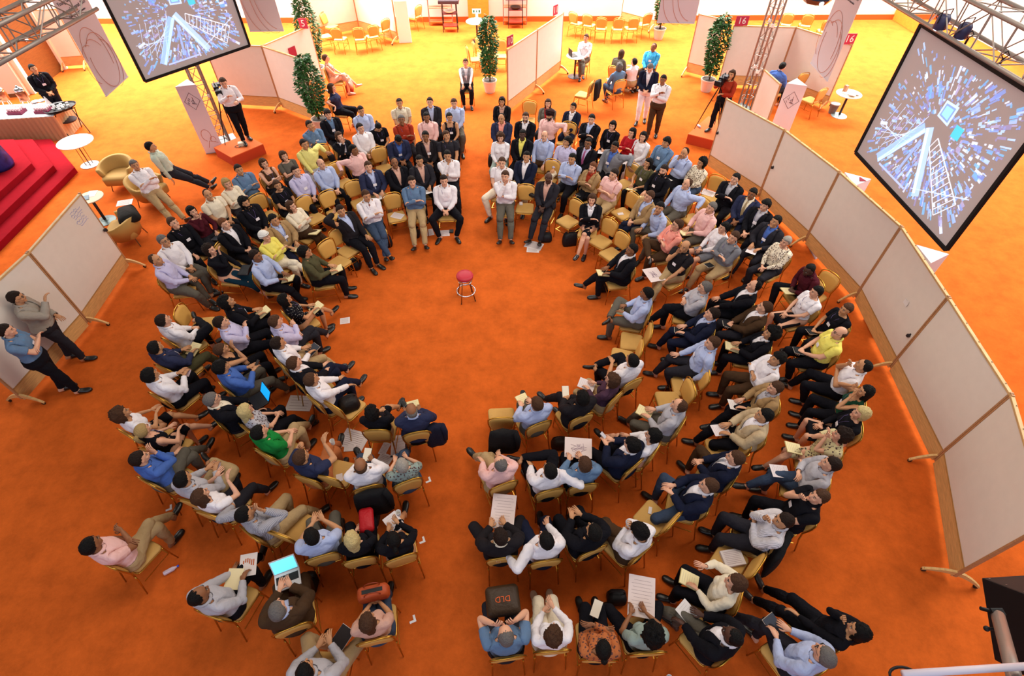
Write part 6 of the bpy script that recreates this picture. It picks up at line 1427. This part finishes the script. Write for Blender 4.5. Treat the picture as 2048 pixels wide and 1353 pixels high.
# ---------------------------------------------------------------- empty chairs (seat-centre pixel, target pixel)
EMPTY = '''
1056 240 0|empty banquet chair behind the bearded man with glasses
1131 284 0|empty banquet chair under the arm of the turbaned man
655 330 >780/520|empty banquet chair beside the man in pale yellow shirt
768 336 0|empty banquet chair in the middle of the upper left block
688 366 0|empty banquet chair right of the bald man in pale blue
628 435 >780/560|empty banquet chair right of the woman in black polo
672 425 >800/560|empty banquet chair between lavender shirt and hand-behind-head man
720 405 >830/560|empty banquet chair behind the man in white sweater
793 432 >850/600|empty front-row chair with a printed sheet, left block
696 500 >800/590|empty front-row chair with a small red cup, left block
676 525 >760/600|empty front-row chair behind the hooded reader
536 432 >680/560|empty banquet chair behind the woman with black polo shirt
476 524 >600/600|empty banquet chair right of the woman with teal skirt
404 650 >560/680|empty banquet chair above the man in white shirt, left rows
1050 415 >1020/620|empty front-row chair with a white phone on it, right block
1096 362 0|empty banquet chair directly above the tall charcoal suit
1136 442 0|empty banquet chair left of the woman in skirt suit
1250 368 0|empty banquet chair under the arm of grey jacket man
1246 426 0|empty banquet chair with papers beside the tan jacket man
1202 482 >1080/600|empty banquet chair right of the woman in skirt suit
1224 508 >1110/600|empty banquet chair just above the suited man with pad
1419 394 >1290/560|empty banquet chair holding papers near right partition
1385 438 0|empty banquet chair under the arm of the light blue shirt
1628 590 >1500/680|empty banquet chair behind the man in maroon shirt
1265 683 >1150/700|empty banquet chair between front-row men at the right
1246 716 >1140/730|empty banquet chair behind the man in short white sleeves
1370 771 >1250/800|empty banquet chair with a notepad on its seat
1340 803 >1230/840|empty banquet chair above the man with cream pad
1306 1037 >1220/1000|empty banquet chair with a small white wrapper on it
1443 902 >1330/930|empty banquet chair beside the cream linen jacket
1462 1122 >1370/1090|empty banquet chair with a thick white folder on it
680 948 >740/880|empty banquet chair with crumpled paper beside the white shirt
594 1055 >660/1000|empty banquet chair between grey stripes and light blue shirt
697 815 >760/790|banquet chair with a black handbag, front left row
1003 838 >1000/780|empty banquet chair with black jacket over its back, centre
1166 189 >1090/200|empty banquet chair with black jacket at the upper right
950 118 >1060/130|nearest of three pale chairs left of the centre ficus
962 108 >1060/120|middle one of three pale chairs left of the centre ficus
969 100 >1060/110|farthest of three pale chairs left of the centre ficus
1001 111 0|pale chair between the centre ficus and sign 10
650 72 >720/84|leftmost chair of the far-left meeting group
662 52 >720/84|chair at the back of the far-left meeting group
680 77 >730/50|second front chair of the far-left meeting group
720 77 >725/40|middle front chair of the far-left meeting group
745 72 >700/52|right front chair of the far-left meeting group
765 60 >700/60|chair seen edge-on in the far-left meeting group
829 33 >780/45|single chair against the bright wall right of flip panel
1153 46 >1240/30|first chair from the left in the far row of six
1178 50 >1230/25|second chair from the left in the far row of six
1202 56 >1215/15|third chair from the left in the far row of six
1235 57 >1225/15|fourth chair from the left in the far row of six
1262 56 >1215/25|fifth chair from the left in the far row of six
1285 48 >1200/30|rightmost chair in the far row of six
1572 48 >1580/20|left chair behind the sign 16 boards
1610 50 >1600/20|middle chair behind the sign 16 boards
1648 62 >1610/20|right chair behind the sign 16 boards
1588 168 >1500/150|chair with its back to the board, near the blue-shirted man
1622 200 >1560/205|chair beside the white lozenge sign at upper right
'''
for line in EMPTY.strip().split('\n'):
    a, lab = line.split('|'); f = a.split(); q = P(float(f[0]), float(f[1]), .47); tgt = FOC
    if f[2][0] == '>': u, v = f[2][1:].split('/'); tgt = P(float(u), float(v))
    make_chair((q.x, q.y), face(q, tgt), lab)
# ---------------------------------------------------------------- things on seats and on the carpet
def sheet_at(px, py, z, w_, d_, rz_, label, col='dcd0cc', lines=8, t=.004, cat='paper', name='paper_sheet'):
    q = P(px, py, z); return flat(name, w_, d_, t, mat(col, .8), (q.x, q.y, z), rz_, label, cat, lines=lines)
SZ = .486
sheet_at(795, 432, SZ, .21, .29, 1.2, 'printed sheet lying on the empty front-row chair, left block')
sheet_at(1416, 386, SZ, .34, .26, -.6, 'white papers lying on the empty chair near right partition')
sheet_at(1042, 408, SZ, .08, .12, 0, 'small white phone box on the empty front-row chair', t=.02, lines=0, cat='box', name='small_box')
sheet_at(1241, 428, SZ, .14, .10, .2, 'white card on the empty chair beside tan jacket man', lines=2)
sheet_at(1376, 763, SZ, .16, .13, .2, 'spiral notepad on the empty chair seat at right', lines=5, t=.01, cat='notepad', name='notepad')
sheet_at(1300, 1022, SZ, .05, .11, -.3, 'small white wrapper on the empty chair seat', lines=0, t=.012, cat='wrapper', name='wrapper')
sheet_at(1464, 1118, SZ, .29, .22, .15, 'thick white folder on the empty chair at lower right', lines=8, t=.05, cat='folder', name='folder')
sheet_at(679, 956, SZ, .10, .13, .3, 'small folded paper on the empty chair, lower left block', lines=0)
sheet_at(888, 467, .001, .28, .24, .1, 'white sheet on the carpet under the front-row aisle chair')
q = P(903, 463, .01); flat('phone', .10, .13, .02, DARK, (q.x, q.y, .008), 0, 'black device lying on the white sheet under the aisle chair', 'device')
sheet_at(855, 466, .001, .3, .26, .3, 'crumpled pale sheet on the carpet between front-row feet')
sheet_at(742, 510, .001, .26, .22, .4, 'white sheet on the carpet beside black shoes, left front')
sheet_at(1068, 491, .003, .42, .28, -.4, 'large printed newspaper sheet on the carpet, front of right block', lines=12)
sheet_at(1066, 500, .001, .30, .2, -.1, 'white paper partly under the newspaper sheet on the carpet')
sheet_at(600, 807, .001, .46, .34, -.05, 'large grey printed map on the carpet in left block', lines=5)
sheet_at(708, 880, .001, .46, .36, -.3, 'large printed sheet on the carpet near crossed shoes')
sheet_at(801, 892, .001, .32, .42, .1, 'big timetable sheet on the carpet behind front-row chairs', lines=14)
sheet_at(769, 898, .002, .13, .24, -.3, 'narrow white leaflet left of the timetable sheet')
sheet_at(767, 923, .001, .24, .28, -.4, 'white sheet left of the grey-haired woman in green')
sheet_at(700, 897, .006, .20, .12, .1, 'small leaflet with red printing near crossed shoes', lines=4)
sheet_at(690, 642, .001, .2, .18, .2, 'small white sheet under the crossed feet, left front row')
for px, py, lb in ((338, 1020, 'small scrap of paper on the carpet behind the grey shirt'), (826, 1244, 'torn white corner of paper right of the orange handbag'), (845, 1085, 'white paper scrap right of the ponytailed woman'), (857, 964, 'small white scrap right of the green patterned top')):
    q = P(px, py); o = link('paper_scrap', MB().box((0, 0, .004), (.09, .03, .006)).box((.03, .04, .006), (.03, .07, .006)).mesh('paper_scrap'), WHITE, None, (q.x, q.y, 0), .4); tag(o, lb, 'paper')
q = P(330, 1150); r = thing('water_bottle', (q.x, q.y, .035), .6, 'clear plastic bottle with blue cap lying on the carpet', 'bottle'); Mb = Matrix.Rotation(math.pi/2, 4, 'Y')
link('bottle_body', MB().lathe([(.03, 0), (.033, .01), (.033, .13), (.012, .17), (.012, .18)], n=14, M=Mb).mesh('bottle_body', smooth=True), mat('c8b0b8', .15, spec=.8), r)
link('cap', MB().lathe([(.015, .18), (.015, .205)], n=12, M=Mb).mesh('cap'), mat('3048c0', .4), r)
q = P(702, 493, SZ); o = link('paper_cup', MB().lathe([(.03, 0), (.036, .07), (.034, .07), (.026, .01)], n=14).mesh('paper_cup'), mat('a83028', .5), None, (q.x, q.y, SZ)); tag(o, 'small red cup on the empty front-row chair', 'cup')
q = P(1346, 1350, .3); o = link('paper_cup', MB().lathe([(.03, 0), (.04, .1), (.036, .1), (.026, .01)], n=14).mesh('paper_cup'), WHITE, None, (q.x, q.y, 0)); tag(o, 'white paper cup on the carpet at the bottom edge', 'cup')
def bag(px, py, s, label, col='141216', rz_=0, z=0, strap=True, nm_='bag'):
    q = P(px, py, .1+z); r = thing(nm_, (q.x, q.y, z), rz_, label, 'bag'); w_, d_, h_ = s
    rings = [[(x*k+.01*math.sin(9*z_), y*k, z_) for x, y in rrect(w_/2, w_/2, -d_/2, d_/2, min(w_, d_)*.3)] for z_, k in ((0, .92), (h_*.25, 1.04), (h_*.7, .95), (h_*.92, .7), (h_, .4))]
    link('bag_body', MB().loft(rings).mesh('bag_body', smooth=True), mat(col, .6, bump=.5, bscale=22), r)
    if strap: link('strap', MB().tube([(w_*.42*math.cos(a), .02, h_*.85+.10*math.sin(a)) for a in [math.pi*k/10 for k in range(11)]], .008, 5).mesh('strap'), mat(col, .5), r)
    return r
bag(1091, 474, (.30, .22, .2), 'black leather bag between suited legs and newspaper')
bag(1140, 482, (.38, .2, .34), 'large black bag left of the woman in skirt suit', rz_=.2)
bag(1208, 572, (.34, .24, .42), 'black backpack under the suited man with yellow pad', '12151c')
bag(708, 528, (.30, .28, .22), 'black bag under the empty chair beside the hooded reader')
bag(771, 486, (.30, .2, .3), 'black shoulder bag under the man in white sweater', rz_=.4)
bag(830, 466, (.22, .2, .26), 'black box-shaped bag under the blue sweater chair')
bag(699, 178, (.26, .2, .3), 'red handbag on the floor by the pink flowered dress', '9a2a1c')
bag(985, 325, (.26, .22, .34), 'dark backpack hanging beside the curly-haired woman, aisle', '1c1614', z=.2)
bag(923, 280, (.24, .2, .36), 'black backpack at the aisle end of the left block', z=.15)
bag(697, 808, (.34, .26, .24), 'black leather handbag on the empty front-left chair', '17100f', z=.48, rz_=.5)
bag(560, 1248, (.24, .2, .2), 'dark bag under the brown jacket man, lower left', '3a2a22', rz_=.3)
bag(1233, 1195, (.26, .2, .2), 'black bag between the two women at the bottom', z=.0)
bag(1120, 886, (.3, .2, .2), 'dark bag on the carpet behind the blue-shirted man', '2a1812')
bag(620, 1165, (.2, .3, .2), 'black bag behind the white laptop screen', '14100f')
# jackets hung over chair backs
def coat(px, py, z, w_, h_, label, tgt, col='0e0c0e', name='hung_jacket'):
    q = P(px, py, z); r = thing(name, (q.x, q.y, z-h_), face(q, P(*tgt)), label, 'jacket', 'jackets over chair backs'); mb = MB(); rings = []
    for k in range(8):
        t = k/7; ww = w_/2*(.86+.2*t+.02*math.sin(6*t)); dd = .055+.02*math.sin(3*t)
        rings.append([(ww*math.cos(a)*(1+.03*math.sin(6*a+3*t)), -.02-.02*t+dd*math.sin(a)*(1+.2*math.sin(5*a)), h_*(1-t)) for a in [2*math.pi*i/20 for i in range(20)]])
    mb.loft(rings); link('jacket_body', mb.mesh('jacket_body', smooth=True), mat(col, .9, bump=.6, bscale=20), r)
    link('sleeve', MB().tube([(w_*.42, -.03, h_*.96), (w_*.52, -.05, h_*.6), (w_*.5, -.04, h_*.15)], [.05, .048, .035], 8).mesh('sleeve', smooth=True), mat(col, .9, bump=.6, bscale=20), r)
    return r
coat(1005, 862, .96, .46, .55, 'black jacket over the empty centre chair back', (1000, 780))
coat(737, 984, .96, .50, .6, 'black coat over the chair of the bald man in white', (745, 900))
coat(1565, 1090, .93, .50, .6, 'dark jacket over the chair of the striped shirt man', (1400, 1060))
coat(1194, 162, .95, .44, .55, 'black jacket over the empty chair at upper right', (1090, 200))
coat(867, 850, .9, .30, .5, 'navy jacket hanging beside the bald man in navy suit', (850, 760), '14162a')
# microphones, cameras on tripods
def videocam(px, py, z, tgt, label, foot_px):
    q = P(px, py, z); rz_ = face(q, P(*tgt)); r = thing('video_camera', q, rz_, label, 'camera', 'video cameras')
    link('camera_body', MB().box((0, 0, 0), (.14, .34, .17)).mesh('camera_body', bevel=.012), mat('1a181c', .4), r)
    M_ = Matrix.Rotation(-math.pi/2, 4, 'X'); link('lens', MB().lathe([(.05, .16), (.055, .2), (.055, .30), (.07, .32), (.07, .36)], n=16, M=M_).mesh('lens', smooth=True), DARK, r)
    link('lens_hood', MB().box((0, .38, 0), (.17, .06, .13)).mesh('lens_hood', bevel=.006), DARK, r)
    link('viewfinder', MB().box((-.10, .06, .10), (.09, .16, .07)).mesh('viewfinder', bevel=.006), mat('2a2a34', .4), r)
    link('top_handle', MB().tube([(0, -.12, .09), (0, -.10, .14), (0, .10, .14), (0, .12, .09)], .012, 6).mesh('top_handle'), DARK, r)
    link('pan_handle', MB().tube([(0, -.05, -.12), (.10, -.42, -.2)], .010, 6).mesh('pan_handle'), DARK, r)
    t = thing('tripod', (q.x, q.y, .3), rz_, 'tripod carrying the '+label, 'tripod', 'camera tripods'); h = z-.3-.10
    link('head', MB().lathe([(.05, h-.08), (.06, h-.04), (.05, h)], n=12).mesh('head'), DARK, t); link('column', MB().lathe([(.018, h-.5), (.018, h-.05)], n=8).mesh('column'), DARK, t)
    for k in range(3):
        a = 2*math.pi*k/3+.5; link('leg', MB().tube([(.03*math.cos(a), .03*math.sin(a), h-.10), (.22*math.cos(a), .22*math.sin(a), h*.5), (.42*math.cos(a), .42*math.sin(a), 0)], [.018, .016, .010], 6).mesh('leg'), mat('241a18', .4), t)
    link('spreader', MB().tube([(.15*math.cos(2*math.pi*k/3+.5), .15*math.sin(2*math.pi*k/3+.5), h*.62) for k in range(3)], .006, 4, closed=True).mesh('spreader'), DARK, t)
videocam(432, 176, 1.78, (545, 420), 'video camera of the cameraman in white', None)
videocam(1446, 158, 1.78, (1200, 480), 'video camera of the camera woman', None)
q = P(483, 290, .32); r = thing('power_adapter', (q.x, q.y, .3), .3, 'silver battery unit on the left riser', 'battery'); link('case', MB().box((0, 0, .05), (.16, .14, .1)).mesh('case', bevel=.01), mat('c8c0a8', .4), r); link('cable', MB().tube([(-.1+.09*math.cos(a), -.04+.07*math.sin(a), .008) for a in [.6*k for k in range(12)]], .006, 5).mesh('cable'), DARK, r)
q = P(1398, 253, .32); r = thing('flashlight', (q.x, q.y, .33), .3, 'small silver bottle lying on the right riser', 'bottle'); link('bottle_body', MB().lathe([(.03, -.07), (.03, .05), (.012, .08)], n=12, M=Matrix.Rotation(math.pi/2, 4, 'X')).mesh('bottle_body', smooth=True), mat('c8c4d0', .3), r)
# two standing men by the left boards
def stand_at(x, y, sex, tgt, legs, arms, top, bot, hair, sk, lab, o):
    B = BASES[(1, 0)]; PZ = pose(B, legs, arms, o.get('L', 0), 0, o.get('h', 0), o.get('p', 0)); hc = PZ['head']*1.055; wp = P(x, y, hc[2]); ang = face(wp, P(*tgt)); c, s = math.cos(ang), math.sin(ang)
    loc = Vector((wp.x-(hc[0]*c-hc[1]*s), wp.y-(hc[0]*s+hc[1]*c), 0)); return person(loc, ang, sex, True, legs, arms, top, bot, hair, sk, lab, o)
stand_at(34, 596, 'M', (420, 640), 's', 'gl', ('j', 'wg', 'wg'), ('p', 'ch'), ('short', 'd'), 'b', 'man in beige jacket with glasses standing against the board', {'g': 1, 'L': -3})
stand_at(13, 662, 'M', (400, 700), 's', 'cc', ('s', 'sk'), ('p', 'bk'), ('short', 'd'), 'a', 'man in blue shirt standing, arms crossed, at left edge', {'b': 1, 'lan': '2a90c0', 'L': -2})
bpy.context.view_layer.update()
